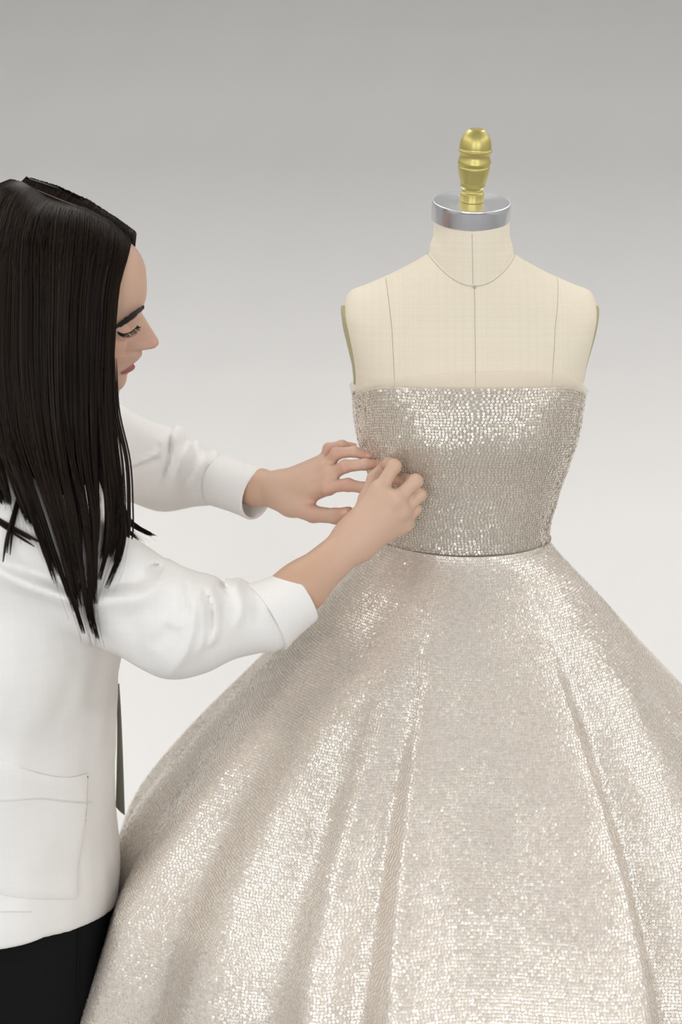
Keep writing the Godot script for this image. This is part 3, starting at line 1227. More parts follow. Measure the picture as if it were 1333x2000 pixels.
# ------------------------------------------------------------------ head
# outline of the face in the plane of symmetry (height, x), nose left out, then with it
var FACE_PX := [[222, 768], [230, 764], [240, 757], [246, 746], [248, 738], [249, 731], [254, 726], [259, 724], [263.5, 719], [264, 713], [264.5, 709.5], [267, 706], [271, 702], [276, 696], [277.5, 692], [277, 687], [276, 683.5], [284, 681.5], [297, 680], [303, 678.5], [307, 675], [309, 669], [308.5, 663], [304, 654], [297, 642], [290, 631], [283, 620], [277.5, 612], [276.5, 608], [277, 603], [280, 597], [284, 586], [286, 572], [286, 555], [284.5, 538], [279, 510], [268, 482], [252, 456], [225, 432], [185, 412], [130, 398]]
const HX := -0.545
const HZ := 0.11
const FACE_W := [
	Vector3(-0.4905, 1.3153, 0.1100), Vector3(-0.4820, 1.3195, 0.1100), Vector3(-0.4749, 1.3244, 0.1100), Vector3(-0.4705, 1.3320, 0.1100), Vector3(-0.4690, 1.3376, 0.1100), Vector3(-0.4681, 1.3424, 0.1100), Vector3(-0.4645, 1.3455, 0.1100), Vector3(-0.4610, 1.3473, 0.1100), Vector3(-0.4578, 1.3507, 0.1100), Vector3(-0.4573, 1.3548, 0.1100), Vector3(-0.4569, 1.3573, 0.1100), Vector3(-0.4551, 1.3597, 0.1100), Vector3(-0.4523, 1.3624, 0.1100), Vector3(-0.4487, 1.3666, 0.1100), Vector3(-0.4476, 1.3693, 0.1100), Vector3(-0.4478, 1.3727, 0.1100), Vector3(-0.4481, 1.3751, 0.1100), Vector3(-0.4429, 1.3764, 0.1100), Vector3(-0.4340, 1.3774, 0.1100), Vector3(-0.4298, 1.3786, 0.1100), Vector3(-0.4270, 1.3810, 0.1100), Vector3(-0.4255, 1.3851, 0.1100), Vector3(-0.4257, 1.3892, 0.1100), Vector3(-0.4286, 1.3953, 0.1100), Vector3(-0.4331, 1.4035, 0.1100), Vector3(-0.4376, 1.4110, 0.1100), Vector3(-0.4422, 1.4185, 0.1100), Vector3(-0.4457, 1.4239, 0.1100), Vector3(-0.4463, 1.4266, 0.1100), Vector3(-0.4459, 1.4300, 0.1100), Vector3(-0.4437, 1.4341, 0.1100), Vector3(-0.4407, 1.4415, 0.1100), Vector3(-0.4390, 1.4509, 0.1100), Vector3(-0.4387, 1.4624, 0.1100), Vector3(-0.4390, 1.4737, 0.1100), Vector3(-0.4400, 1.4838, 0.1100), Vector3(-0.4424, 1.4931, 0.1100), Vector3(-0.4461, 1.5017, 0.1100), Vector3(-0.4519, 1.5097, 0.1100), Vector3(-0.4597, 1.5170, 0.1100), Vector3(-0.4688, 1.5249, 0.1100), Vector3(-0.4859, 1.5348, 0.1100), Vector3(-0.5103, 1.5453, 0.1100), Vector3(-0.5402, 1.5506, 0.1100)]

const SOFT_W := [Vector3(-0.4994, 1.3153, 0.1100), Vector3(-0.4874, 1.3223, 0.1100), Vector3(-0.4774, 1.3327, 0.1100), Vector3(-0.4700, 1.3466, 0.1100), Vector3(-0.4647, 1.3604, 0.1100), Vector3(-0.4608, 1.3741, 0.1100), Vector3(-0.4574, 1.3912, 0.1100), Vector3(-0.4555, 1.4083, 0.1100), Vector3(-0.4522, 1.4239, 0.1100), Vector3(-0.4464, 1.4341, 0.1100), Vector3(-0.4427, 1.4435, 0.1100), Vector3(-0.4403, 1.4536, 0.1100), Vector3(-0.4393, 1.4637, 0.1100), Vector3(-0.4393, 1.4737, 0.1100), Vector3(-0.4403, 1.4838, 0.1100), Vector3(-0.4424, 1.4931, 0.1100), Vector3(-0.4461, 1.5017, 0.1100), Vector3(-0.4519, 1.5097, 0.1100), Vector3(-0.4597, 1.5170, 0.1100), Vector3(-0.4688, 1.5249, 0.1100), Vector3(-0.4859, 1.5348, 0.1100), Vector3(-0.5103, 1.5453, 0.1100), Vector3(-0.5402, 1.5506, 0.1100)]


func head(body: Shape) -> void:
	var y_of := func(py: float) -> float: return Y0 + (764.0 - py) * YS
	var prof := []
	for q in FACE_W:
		prof.append(q.y)
		prof.append(q.x)
	var soft := []
	for q in SOFT_W:
		soft.append(q.y)
		soft.append(q.x)
	var tip_y: float = y_of.call(668)
	var base_y: float = y_of.call(683)
	var nas_y: float = y_of.call(610)
	var chin_y: float = y_of.call(770)
	var top_y: float = y_of.call(422)
	var rows := []
	var tints := []
	var nr := 230
	var nc := 200
	for i in nr:
		var y := lerpf(chin_y, top_y, i / (nr - 1.0))
		var h := (y - chin_y) / (top_y - chin_y)
		var full: float = table(prof, y)
		# a smooth face without nose, lips and chin; these stand out only near the middle
		var bare: float = minf(table(soft, y), full + 0.004)
		var nose := full - bare
		var down := clampf((nas_y - y) / (nas_y - base_y), -1.0, 2.0)
		var wide := lerpf(0.0085, 0.0155, smoothstep(0.25, 0.9, down))
		wide = lerpf(wide, 0.030, smoothstep(0.0, -0.18, down))
		wide = lerpf(wide, 0.021, smoothstep(1.0, 1.12, down))
		wide = lerpf(wide, 0.028, smoothstep(1.5, 2.0, down))
		var flat := lerpf(2.0, 2.7, smoothstep(0.4, 0.9, down) * (1.0 - smoothstep(1.0, 1.1, down)))
		var half: float = table([0.0, 0.028, 0.06, 0.040, 0.15, 0.052, 0.3, 0.062, 0.45, 0.067, 0.6, 0.069, 0.75, 0.065, 0.88, 0.052, 0.96, 0.030, 1.0, 0.008], h)
		var back: float = table([0.0, 0.02, 0.1, 0.04, 0.25, 0.07, 0.45, 0.09, 0.65, 0.097, 0.85, 0.085, 0.95, 0.055, 1.0, 0.008], h)
		var e: float = 2.0 / table([0.0, 1.9, 0.1, 1.95, 0.22, 2.05, 0.33, 2.25, 0.45, 2.35, 0.7, 2.3, 0.9, 2.0, 1.0, 2.0], h)
		var row := []
		var tr := []
		for j in nc:
			var a := TAU * j / nc
			# finer towards the front
			var an := a - 0.62 * sin(a)
			var ca := cos(an)
			var sa := sin(an)
			var fwd := maxf(bare - HX, 0.004)
			var x := HX + (signf(ca) * pow(absf(ca), e)) * (fwd if ca > 0.0 else back)
			var s := signf(sa) * pow(absf(sa), e) * half
			var front := smoothstep(0.0, 0.5, ca)
			if front > 0.0:
				# nose: narrow bridge, wider at the wings
				x += nose * exp(-pow(absf(s) / wide, flat)) * front
				x += 0.0115 * gauss(absf(s) - 0.0125, 0.0060) * gauss(y - (base_y + 0.0085), 0.0085) * front
				# crease behind the wing
				x -= 0.0050 * gauss(absf(s) - 0.0210, 0.0032) * gauss(y - (base_y + 0.005), 0.0085) * front
				# eye socket, brow ridge and the closed lid's ball
				var ey: float = y_of.call(640)
				x -= 0.0085 * gauss(absf(s) - 0.027, 0.016) * gauss(y - (ey + 0.003), 0.016) * front
				x += 0.003 * gauss(absf(s) - 0.03, 0.02) * gauss(y - y_of.call(612), 0.008) * front
				var rr := Vector2((absf(s) - 0.031) / 0.0155, (y - ey + 0.001) / 0.0115).length()
				if rr < 1.0:
					x += 0.0072 * sqrt(1.0 - rr * rr) * front
				# crease above the lid, lash line below it
				x -= 0.0016 * gauss(y - (ey + 0.0085 - pow((absf(s) - 0.031) / 0.016, 2.0) * 0.004), 0.0016) * gauss(absf(s) - 0.031, 0.014) * front
				x -= 0.0005 * gauss(y - (ey - 0.0085 + pow((absf(s) - 0.031) / 0.016, 2.0) * 0.005), 0.0015) * gauss(absf(s) - 0.031, 0.015) * front
				# cheekbone, hollow beside the mouth
				x += 0.004 * gauss(absf(s) - 0.045, 0.018) * gauss(y - y_of.call(668), 0.018)
				# mouth: corners drawn in
				var my := mouth_y(absf(s), y_of)
				x -= 0.0022 * gauss(y - my, 0.0022) * gauss(s, 0.019) * front
				x -= 0.0016 * gauss(absf(s) - 0.0205, 0.0055) * gauss(y - mouth_y(0.0215, y_of), 0.006) * front
				x -= 0.0012 * smoothstep(0.008, 0.03, absf(s)) * gauss(y - my, 0.012) * front
			row.append(Vector3(x, y, HZ + s))
			var c := Color(0.65, 0.425, 0.315)
			c = c.lerp(Color(0.66, 0.36, 0.28), 0.55 * gauss(absf(s) - 0.045, 0.02) * gauss(y - y_of.call(685), 0.02) * front)
			c = c.lerp(Color(0.60, 0.33, 0.26), 0.6 * nose / 0.022 * gauss(s, 0.02) * gauss(y - tip_y, 0.016) * front)
			c = c.lerp(Color(0.60, 0.36, 0.27), 0.35 * gauss(absf(s) - 0.031, 0.016) * gauss(y - y_of.call(636), 0.009) * front)
			var my2 := mouth_y(absf(s), y_of)
			if front > 0.3 and absf(s) < 0.019:
				var open := sqrt(maxf(0.0, 1.0 - pow(absf(s) / 0.019, 2.0)))
				var lowlip := smoothstep(-0.0105 * open - 0.0008, -0.0095 * open + 0.0004, y - my2) * (1.0 - smoothstep(0.0, 0.0008, y - my2))
				var uplip := (1.0 - smoothstep(0.0045 * open, 0.0058 * open + 0.0003, y - my2)) * smoothstep(-0.0004, 0.0004, y - my2)
				c = c.lerp(Color(0.40, 0.13, 0.135), clampf(lowlip + uplip * 0.75, 0, 1))
			tr.append(c)
		rows.append(row)
		tints.append(tr)
	body.grid(rows, true, true, tints)
	# scalp showing along the parting
	var part_line := spline([Vector3(-0.4588, 1.5176, 0.1205), Vector3(-0.4715, 1.5312, 0.1175), Vector3(-0.4877, 1.5442, 0.1135), Vector3(-0.5171, 1.5594, 0.1095), Vector3(-0.5415, 1.5685, 0.1055), Vector3(-0.5633, 1.5769, 0.1015), Vector3(-0.5797, 1.5837, 0.0985)], 40)
	var pr := PackedFloat32Array()
	for i in 40:
		pr.append(0.0018 * (1.0 - 0.6 * i / 39.0))
	body.tube(part_line, pr, 6, Vector3.ZERO, 1.0, Color(0.11, 0.075, 0.065))
	# under the chin and the neck, joined below the hair
	var f := Field.new()
	f.cap(Vector3(-0.5366, 1.3327, 0.1100), Vector3(-0.5799, 1.2237, 0.1100), 0.055, 0.058, 0.02)
	f.cap(Vector3(-0.5799, 1.2237, 0.1100), Vector3(-0.6081, 1.1518, 0.1100), 0.058, 0.075, 0.03)
	f.cap(Vector3(-0.5094, 1.3251, 0.1100), Vector3(-0.5443, 1.3153, 0.1100), 0.018, 0.045, 0.03)
	f.surface(body, Vector3(-0.72, 1.08, -0.02), Vector3(-0.44, 1.40, 0.24), 0.006, skin_tint)
	# (grid() fills texture coordinates, the field does not; drop them)
	body.t = PackedVector2Array()


const Y0 := 1.3195
const YS := 0.000680


func mouth_y(s: float, y_of: Callable) -> float:
	return y_of.call(709.5 + 12.0 * pow(minf(s / 0.019, 1.3), 1.4))


func table_lin(keys: Array, x: float) -> float:
	var n := keys.size() / 2
	if x <= keys[0]:
		return keys[1]
	for i in n - 1:
		if x <= keys[i * 2 + 2]:
			return lerpf(keys[i * 2 + 1], keys[i * 2 + 3], (x - keys[i * 2]) / (keys[i * 2 + 2] - keys[i * 2]))
	return keys[n * 2 - 1]


# ------------------------------------------------------------------ jacket
var coat: Field


func fold_lines(list: Array) -> Array:
	var out := []
	for l in list:
		var pts := PackedVector2Array()
		for p in spline(l[0], l[0].size() * 4):
			pts.append(Vector2(p.x, p.y))
		var r := Rect2(pts[0], Vector2.ZERO)
		for p in pts:
			r = r.expand(p)
		out.append([pts, r.grow(3.0 * maxf(l[2], l[3])), l[1], l[2], l[3]])
	return out


func jacket(o: Node3D, home: Transform3D) -> void:
	var f := Field.new()
	# torso: elliptic sections, deeper across the shoulders (z) than front to back (x)
	var q := 0.66
	f.cap(Vector3(-0.625, 1.14, 0.115), Vector3(-0.628, 0.98, 0.125), 0.125, 0.132, 0.03, 0, 1.0, q)
	f.cap(Vector3(-0.628, 0.98, 0.125), Vector3(-0.652, 0.62, 0.125), 0.132, 0.138, 0.03, 0, 1.0, q)
	f.cap(Vector3(-0.652, 0.62, 0.125), Vector3(-0.656, 0.40, 0.125), 0.138, 0.140, 0.03, 0, 1.0, q)
	# shoulders and upper back
	f.cap(R_SHOULDER + Vector3(-0.02, -0.005, 0.01), L_SHOULDER + Vector3(-0.05, 0.0, 0.02), 0.082, 0.082, 0.05)
	f.cap(Vector3(-0.64, 1.20, 0.11), Vector3(-0.63, 1.10, 0.11), 0.085, 0.11, 0.06)
	# near sleeve
	var e1 := Vector3(-0.3929, 1.0300, 0.2700)
	f.cap(R_SHOULDER + Vector3(0, -0.01, 0.03), e1 + Vector3(0.0, 0.012, 0.0), 0.082, 0.064, 0.035)
	f.cap(e1 + Vector3(0, 0.012, 0), Vector3(-0.2827, 1.0389, 0.2320), 0.062, 0.0455, 0.03)
	# far sleeve
	f.cap(L_SHOULDER, L_ELBOW, 0.078, 0.058, 0.04)
	f.cap(L_ELBOW, Vector3(-0.3530, 1.1581, -0.0500), 0.056, 0.0355, 0.03)
	coat = f
	var rip := FastNoiseLite.new()
	rip.seed = 13
	rip.frequency = 7.0
	rip.fractal_octaves = 2
	# line, height, spread to its left and to its right
	var near_folds := fold_lines([
		[[Vector3(-0.6126, 1.1366, 0.3300), Vector3(-0.5625, 1.1132, 0.3350), Vector3(-0.5120, 1.0977, 0.3400), Vector3(-0.4751, 1.0968, 0.3350), Vector3(-0.4548, 1.0994, 0.3350), Vector3(-0.4309, 1.1022, 0.3250), Vector3(-0.4117, 1.1081, 0.3050), Vector3(-0.4049, 1.1184, 0.2950)], 0.0085, 0.004, 0.016],
		[[Vector3(-0.6122, 1.1432, 0.3300), Vector3(-0.5620, 1.1218, 0.3350), Vector3(-0.5116, 1.1056, 0.3400), Vector3(-0.4748, 1.1047, 0.3350), Vector3(-0.4545, 1.1067, 0.3350), Vector3(-0.4306, 1.1102, 0.3250), Vector3(-0.4152, 1.1174, 0.3050)], -0.0065, 0.012, 0.004],
		[[Vector3(-0.4254, 1.1213, 0.3000), Vector3(-0.4158, 1.1192, 0.3000), Vector3(-0.4082, 1.1159, 0.3000)], -0.006, 0.004, 0.004],
		[[Vector3(-0.3818, 1.1056, 0.3100), Vector3(-0.3655, 1.0843, 0.3250), Vector3(-0.3628, 1.0656, 0.3250), Vector3(-0.3731, 1.0309, 0.3200), Vector3(-0.4006, 0.9826, 0.3000)], 0.0075, 0.0065, 0.010],
		[[Vector3(-0.3780, 1.1042, 0.3100), Vector3(-0.3691, 1.0896, 0.3250), Vector3(-0.3714, 1.0743, 0.3250)], -0.0055, 0.004, 0.004],
		[[Vector3(-0.3614, 1.1016, 0.3100), Vector3(-0.3505, 1.0840, 0.3220), Vector3(-0.3493, 1.0539, 0.3220), Vector3(-0.3644, 1.0142, 0.3150)], 0.0060, 0.0045, 0.007],
		[[Vector3(-0.3558, 1.0989, 0.3100), Vector3(-0.3451, 1.0794, 0.3200), Vector3(-0.3457, 1.0505, 0.3200)], -0.0055, 0.0042, 0.0042],
		[[Vector3(-0.3543, 1.1014, 0.3050), Vector3(-0.3376, 1.0807, 0.3180), Vector3(-0.3377, 1.0465, 0.3180), Vector3(-0.3521, 1.0302, 0.3180)], 0.0050, 0.005, 0.005],
		[[Vector3(-0.3396, 1.0974, 0.3050), Vector3(-0.3290, 1.0831, 0.3130), Vector3(-0.3295, 1.0589, 0.3130)], -0.0045, 0.005, 0.005],
		[[Vector3(-0.3358, 1.0974, 0.3050), Vector3(-0.3166, 1.0960, 0.3050), Vector3(-0.3075, 1.0691, 0.3030), Vector3(-0.3181, 1.0458, 0.3060)], 0.0042, 0.006, 0.006],
		[[Vector3(-0.3095, 1.0983, 0.2950), Vector3(-0.2913, 1.0767, 0.2930), Vector3(-0.2880, 1.0451, 0.2900)], -0.0035, 0.006, 0.006],
		[[Vector3(-0.3944, 1.0746, 0.3300), Vector3(-0.3851, 1.0680, 0.3300), Vector3(-0.3746, 1.0619, 0.3280)], 0.0035, 0.007, 0.008],
		[[Vector3(-0.4128, 1.0341, 0.3250), Vector3(-0.4015, 1.0479, 0.3300), Vector3(-0.3884, 1.0613, 0.3300)], -0.0028, 0.010, 0.010],
		[[Vector3(-0.4498, 1.0792, 0.3400), Vector3(-0.4328, 1.0443, 0.3350), Vector3(-0.4280, 1.0015, 0.3100)], -0.0025, 0.016, 0.012],
	])
	var far_folds := fold_lines([
		[[Vector3(-0.4427, 1.2369, -0.0700), Vector3(-0.4371, 1.2087, -0.0600), Vector3(-0.4387, 1.1883, -0.0500), Vector3(-0.4502, 1.1620, -0.0500)], -0.0065, 0.0045, 0.0045],
		[[Vector3(-0.4328, 1.2369, -0.0700), Vector3(-0.4302, 1.2087, -0.0600), Vector3(-0.4358, 1.1837, -0.0500), Vector3(-0.4428, 1.1542, -0.0500)], 0.0050, 0.004, 0.006],
		[[Vector3(-0.4477, 1.2230, -0.0700), Vector3(-0.4454, 1.2095, -0.0600), Vector3(-0.4626, 1.1984, -0.0500), Vector3(-0.5008, 1.1876, -0.0500)], 0.0050, 0.007, 0.004],
		[[Vector3(-0.5010, 1.1821, -0.0500), Vector3(-0.4605, 1.1930, -0.0500), Vector3(-0.4509, 1.1883, -0.0500)], -0.0040, 0.004, 0.005],
		[[Vector3(-0.4223, 1.2338, -0.0700), Vector3(-0.4239, 1.2187, -0.0600), Vector3(-0.4165, 1.2126, -0.0600)], 0.0040, 0.005, 0.005],
		[[Vector3(-0.4156, 1.2276, -0.0700), Vector3(-0.4142, 1.2007, -0.0500), Vector3(-0.4289, 1.1620, -0.0500)], -0.0042, 0.005, 0.006],
		[[Vector3(-0.3993, 1.2136, -0.0550), Vector3(-0.3959, 1.1863, -0.0450), Vector3(-0.4212, 1.1460, -0.0450)], 0.0046, 0.005, 0.006],
		[[Vector3(-0.4046, 1.2326, -0.0600), Vector3(-0.3871, 1.2071, -0.0450), Vector3(-0.3834, 1.1858, -0.0400)], -0.0052, 0.005, 0.005],
		[[Vector3(-0.3849, 1.1858, -0.0400), Vector3(-0.3661, 1.1954, -0.0350), Vector3(-0.3534, 1.2124, -0.0300)], 0.0040, 0.006, 0.006],
		[[Vector3(-0.3691, 1.2165, -0.0400), Vector3(-0.3626, 1.2018, -0.0300), Vector3(-0.3555, 1.1803, -0.0300)], -0.0036, 0.005, 0.005],
	])
	var hem := func(d: float, x: float, y: float, z: float) -> float:
		var edge := 0.618 - 0.32 * clampf(0.31 - z, 0.0, 0.3)
		if absf(d) < 0.03:
			d += 0.0035 * rip.get_noise_3d(x * 1.5, y * 0.8, z * 1.5)
			# folds of the sleeves: a height along each line, broad on one side and steep on the other
			var set_ := near_folds if z > 0.13 else far_folds
			for fo in set_:
				var low: Rect2 = fo[1]
				if not low.has_point(Vector2(x, y)):
					continue
				var pts: PackedVector2Array = fo[0]
				var best := 1.0
				var side := 0.0
				var along := 0.0
				for i in pts.size() - 1:
					var ab := pts[i + 1] - pts[i]
					var ap := Vector2(x, y) - pts[i]
					var t := clampf(ap.dot(ab) / ab.length_squared(), 0.0, 1.0)
					var dist := (ap - ab * t).length()
					if dist < best:
						best = dist
						side = ab.cross(ap)
						along = (i + t) / (pts.size() - 1)
				var sg: float = fo[3] if side > 0.0 else fo[4]
				d -= fo[2] * 1.5 * exp(-best * best / (sg * sg)) * smoothstep(0.0, 0.22, along + 0.05) * (1.0 - smoothstep(0.72, 1.05, along))
		var cut := edge - y
		var hh := maxf(0.006 - absf(d - cut), 0.0)
		return maxf(d, cut) + hh * hh / 0.024
	var s := Shape.new()
	f.surface(s, Vector3(-0.86, 0.46, -0.24), Vector3(-0.20, 1.34, 0.42), 0.0045, func(_p): return Color.WHITE, hem)
	s.t = PackedVector2Array()
	var cl := part("jacket", s.moved(home).mesh(), M.jacket, o, "white cotton jacket")

	# turned-back cuffs
	cuff(cl, home, Vector3(-0.2800, 1.0400, 0.2330), Vector3(-0.2327, 1.0636, 0.2120), 0.0495, 0.0405, Vector3(0.25, -0.1, 0.35))
	cuff(cl, home, Vector3(-0.3626, 1.1593, -0.0550), Vector3(-0.3028, 1.1461, -0.0180), 0.0385, 0.0405, Vector3(0.0, 0.0, 0.0))

	# patch pocket lying on the near side
	var corners := [Vector3(-0.6529, 0.8973, 0.3300), Vector3(-0.5001, 0.8123, 0.2050), Vector3(-0.5307, 0.6494, 0.2350), Vector3(-0.6619, 0.7152, 0.3400)]
	var top := []
	for i in 25:
		var row := []
		for j in 25:
			var a: Vector3 = (corners[0] as Vector3).lerp(corners[1], j / 24.0)
			var b: Vector3 = (corners[3] as Vector3).lerp(corners[2], j / 24.0)
			var p := a.lerp(b, i / 24.0) + Vector3(0, 0, 0.03)
			p.y += 0.006 * sin(j / 24.0 * PI * 2.0 + 0.6) * (1.0 - i / 24.0)
			var hit := f.settle(p)
			var rim := 1.0 if i in [0, 24] or j in [0, 24] else 0.0
			row.append(hit + f.slope(hit) * (0.0042 - 0.0030 * rim + 0.0035 * rip.get_noise_3d(hit.x * 1.5, hit.y * 0.8, hit.z * 1.5) * -1.0))
		top.append(row)
	var pk := Shape.new()
	pk.grid(top, false)
	for i in pk.n.size():
		if pk.n[i].z < 0:
			pk.n[i] = -pk.n[i]
	part("pocket", pk.moved(home).mesh(), M.jacket, cl, "large square patch pocket")
	# stitching along the pocket and the hem band
	for path in [[Vector3(-0.6192, 0.8273, 0.3250), Vector3(-0.5570, 0.8145, 0.3100), Vector3(-0.5168, 0.7738, 0.2280)], [Vector3(-0.6525, 0.6728, 0.3350), Vector3(-0.6137, 0.6699, 0.3300), Vector3(-0.5856, 0.6641, 0.3250)]]:
		var pts := []
		for p in spline(path, 14):
			var hit := f.settle(p)
			pts.append(hit + f.slope(hit) * ((0.0050 if path[0].x > -0.66 and path[0].y > 0.75 else 0.0008) - 0.0035 * rip.get_noise_3d(hit.x * 1.5, hit.y * 0.8, hit.z * 1.5)))
		var rad := PackedFloat32Array()
		rad.resize(14)
		rad.fill(0.0011)
		var st := Shape.new()
		st.tube(PackedVector3Array(pts), rad, 6)
		part("stitched_line", st.moved(home).mesh(), M.stitch, cl)

	# end of a cloth tie hanging at the front edge of the jacket
	var tie := Shape.new()
	var left := [Vector3(-0.5143, 0.8706, 0.0300), Vector3(-0.5141, 0.8180, 0.0300), Vector3(-0.5179, 0.7359, 0.0300), Vector3(-0.5219, 0.6732, 0.0300)]
	var right := [Vector3(-0.5090, 0.8706, 0.0300), Vector3(-0.5071, 0.8200, 0.0350), Vector3(-0.5071, 0.7381, 0.0350), Vector3(-0.5077, 0.6614, 0.0350)]
	var a := spline(left, 20)
	var b := spline(right, 20)
	for side in [0.0008, -0.0008]:
		var rows := []
		for i in 20:
			var row := []
			for j in 6:
				row.append(a[i].lerp(b[i], j / 5.0) + Vector3(0, 0, side + 0.002 * sin(j / 5.0 * PI)))
			rows.append(row)
		tie.grid(rows, false, side < 0)
	part("cloth_tie", tie.moved(home).mesh(), M.tie, cl, "dark grey-green end of a cloth tie")


func cuff(parent: Node, home: Transform3D, a: Vector3, b: Vector3, ra: float, rb: float, _lean: Vector3) -> void:
	var d := (b - a).normalized()
	var x := d.cross(Vector3.UP).normalized()
	var y := x.cross(d)
	var rows := []
	# outside from the fold edge to the opening, round it, and back inside
	var prof := [[0.02, ra - 0.007], [0.0, ra - 0.002], [0.0, ra + 0.001], [0.03, ra + 0.0022], [0.25, lerpf(ra, rb, 0.25) + 0.001], [0.5, lerpf(ra, rb, 0.5) + 0.0], [0.75, lerpf(ra, rb, 0.75)], [0.97, rb + 0.0005], [1.0, rb - 0.0006], [1.0, rb - 0.003], [0.97, rb - 0.0042], [0.6, lerpf(ra, rb, 0.6) - 0.005], [0.1, ra - 0.009]]
	for q in prof:
		var row := []
		for j in 64:
			var an := TAU * j / 64
			var r: float = q[1] * (1.0 + 0.035 * sin(an * 2.0 + 0.6) + 0.015 * sin(an * 3.0 + q[0] * 2.0))
			row.append(a.lerp(b, q[0]) + (x * cos(an) + y * sin(an)) * r)
		rows.append(row)
	var s := Shape.new()
	s.grid(rows, true, true)
	part("cuff", s.moved(home).mesh(), M.jacket, parent, "turned-back white cuff")


# ------------------------------------------------------------------ trousers and shoes
func trousers(o: Node3D, home: Transform3D) -> void:
	var f := Field.new()
	f.cap(Vector3(-0.64, 0.70, 0.12), Vector3(-0.64, 0.50, 0.12), 0.115, 0.122, 0.03, 0, 1.0, 0.72)
	for s in [-1.0, 1.0]:
		f.cap(Vector3(-0.636, 0.55, 0.12 + s * 0.075), Vector3(-0.63, 0.33, 0.12 + s * 0.085), 0.108, 0.098, 0.04)
		f.cap(Vector3(-0.63, 0.33, 0.12 + s * 0.085), Vector3(-0.64, 0.06, 0.12 + s * 0.09), 0.098, 0.09, 0.03)
	var s := Shape.new()
	f.surface(s, Vector3(-0.80, 0.03, -0.12), Vector3(-0.46, 0.78, 0.36), 0.009, func(_p): return Color.WHITE, func(d, _x, y, _z): return maxf(d, 0.05 - y))
	var tr := part("trousers", s.moved(home).mesh(), M.trousers, o, "black trousers")
	var pts := []
	for p in spline([Vector3(-0.5438, 0.7230, 0.4500), Vector3(-0.5436, 0.6532, 0.4500), Vector3(-0.5430, 0.5748, 0.4500), Vector3(-0.5480, 0.4353, 0.4500)], 24):
		var hit := f.walk(p, Vector3(0, 0, -1), 0.9)
		pts.append(hit + f.slope(hit) * 0.0005)
	var rad := PackedFloat32Array()
	rad.resize(24)
	rad.fill(0.0013)
	var sm := Shape.new()
	sm.tube(PackedVector3Array(pts), rad, 6)
	part("side_seam", sm.moved(home).mesh(), M.trousers, tr)
	for side in [-1.0, 1.0]:
		var g := Field.new()
		g.cap(Vector3(-0.68, 0.045, 0.12 + side * 0.09), Vector3(-0.51, 0.032, 0.12 + side * 0.095), 0.042, 0.036, 0.02)
		g.cap(Vector3(-0.66, 0.06, 0.12 + side * 0.09), Vector3(-0.61, 0.06, 0.12 + side * 0.09), 0.045, 0.04, 0.03)
		var sh := Shape.new()
		g.surface(sh, Vector3(-0.76, -0.01, 0.05 + side * 0.09), Vector3(-0.45, 0.13, 0.19 + side * 0.095), 0.006, func(_p): return Color.WHITE, func(d, _x, y, _z): return maxf(d, 0.0 - y))
		part("shoe", sh.moved(home).mesh(), M.shoe, o, "black shoe")


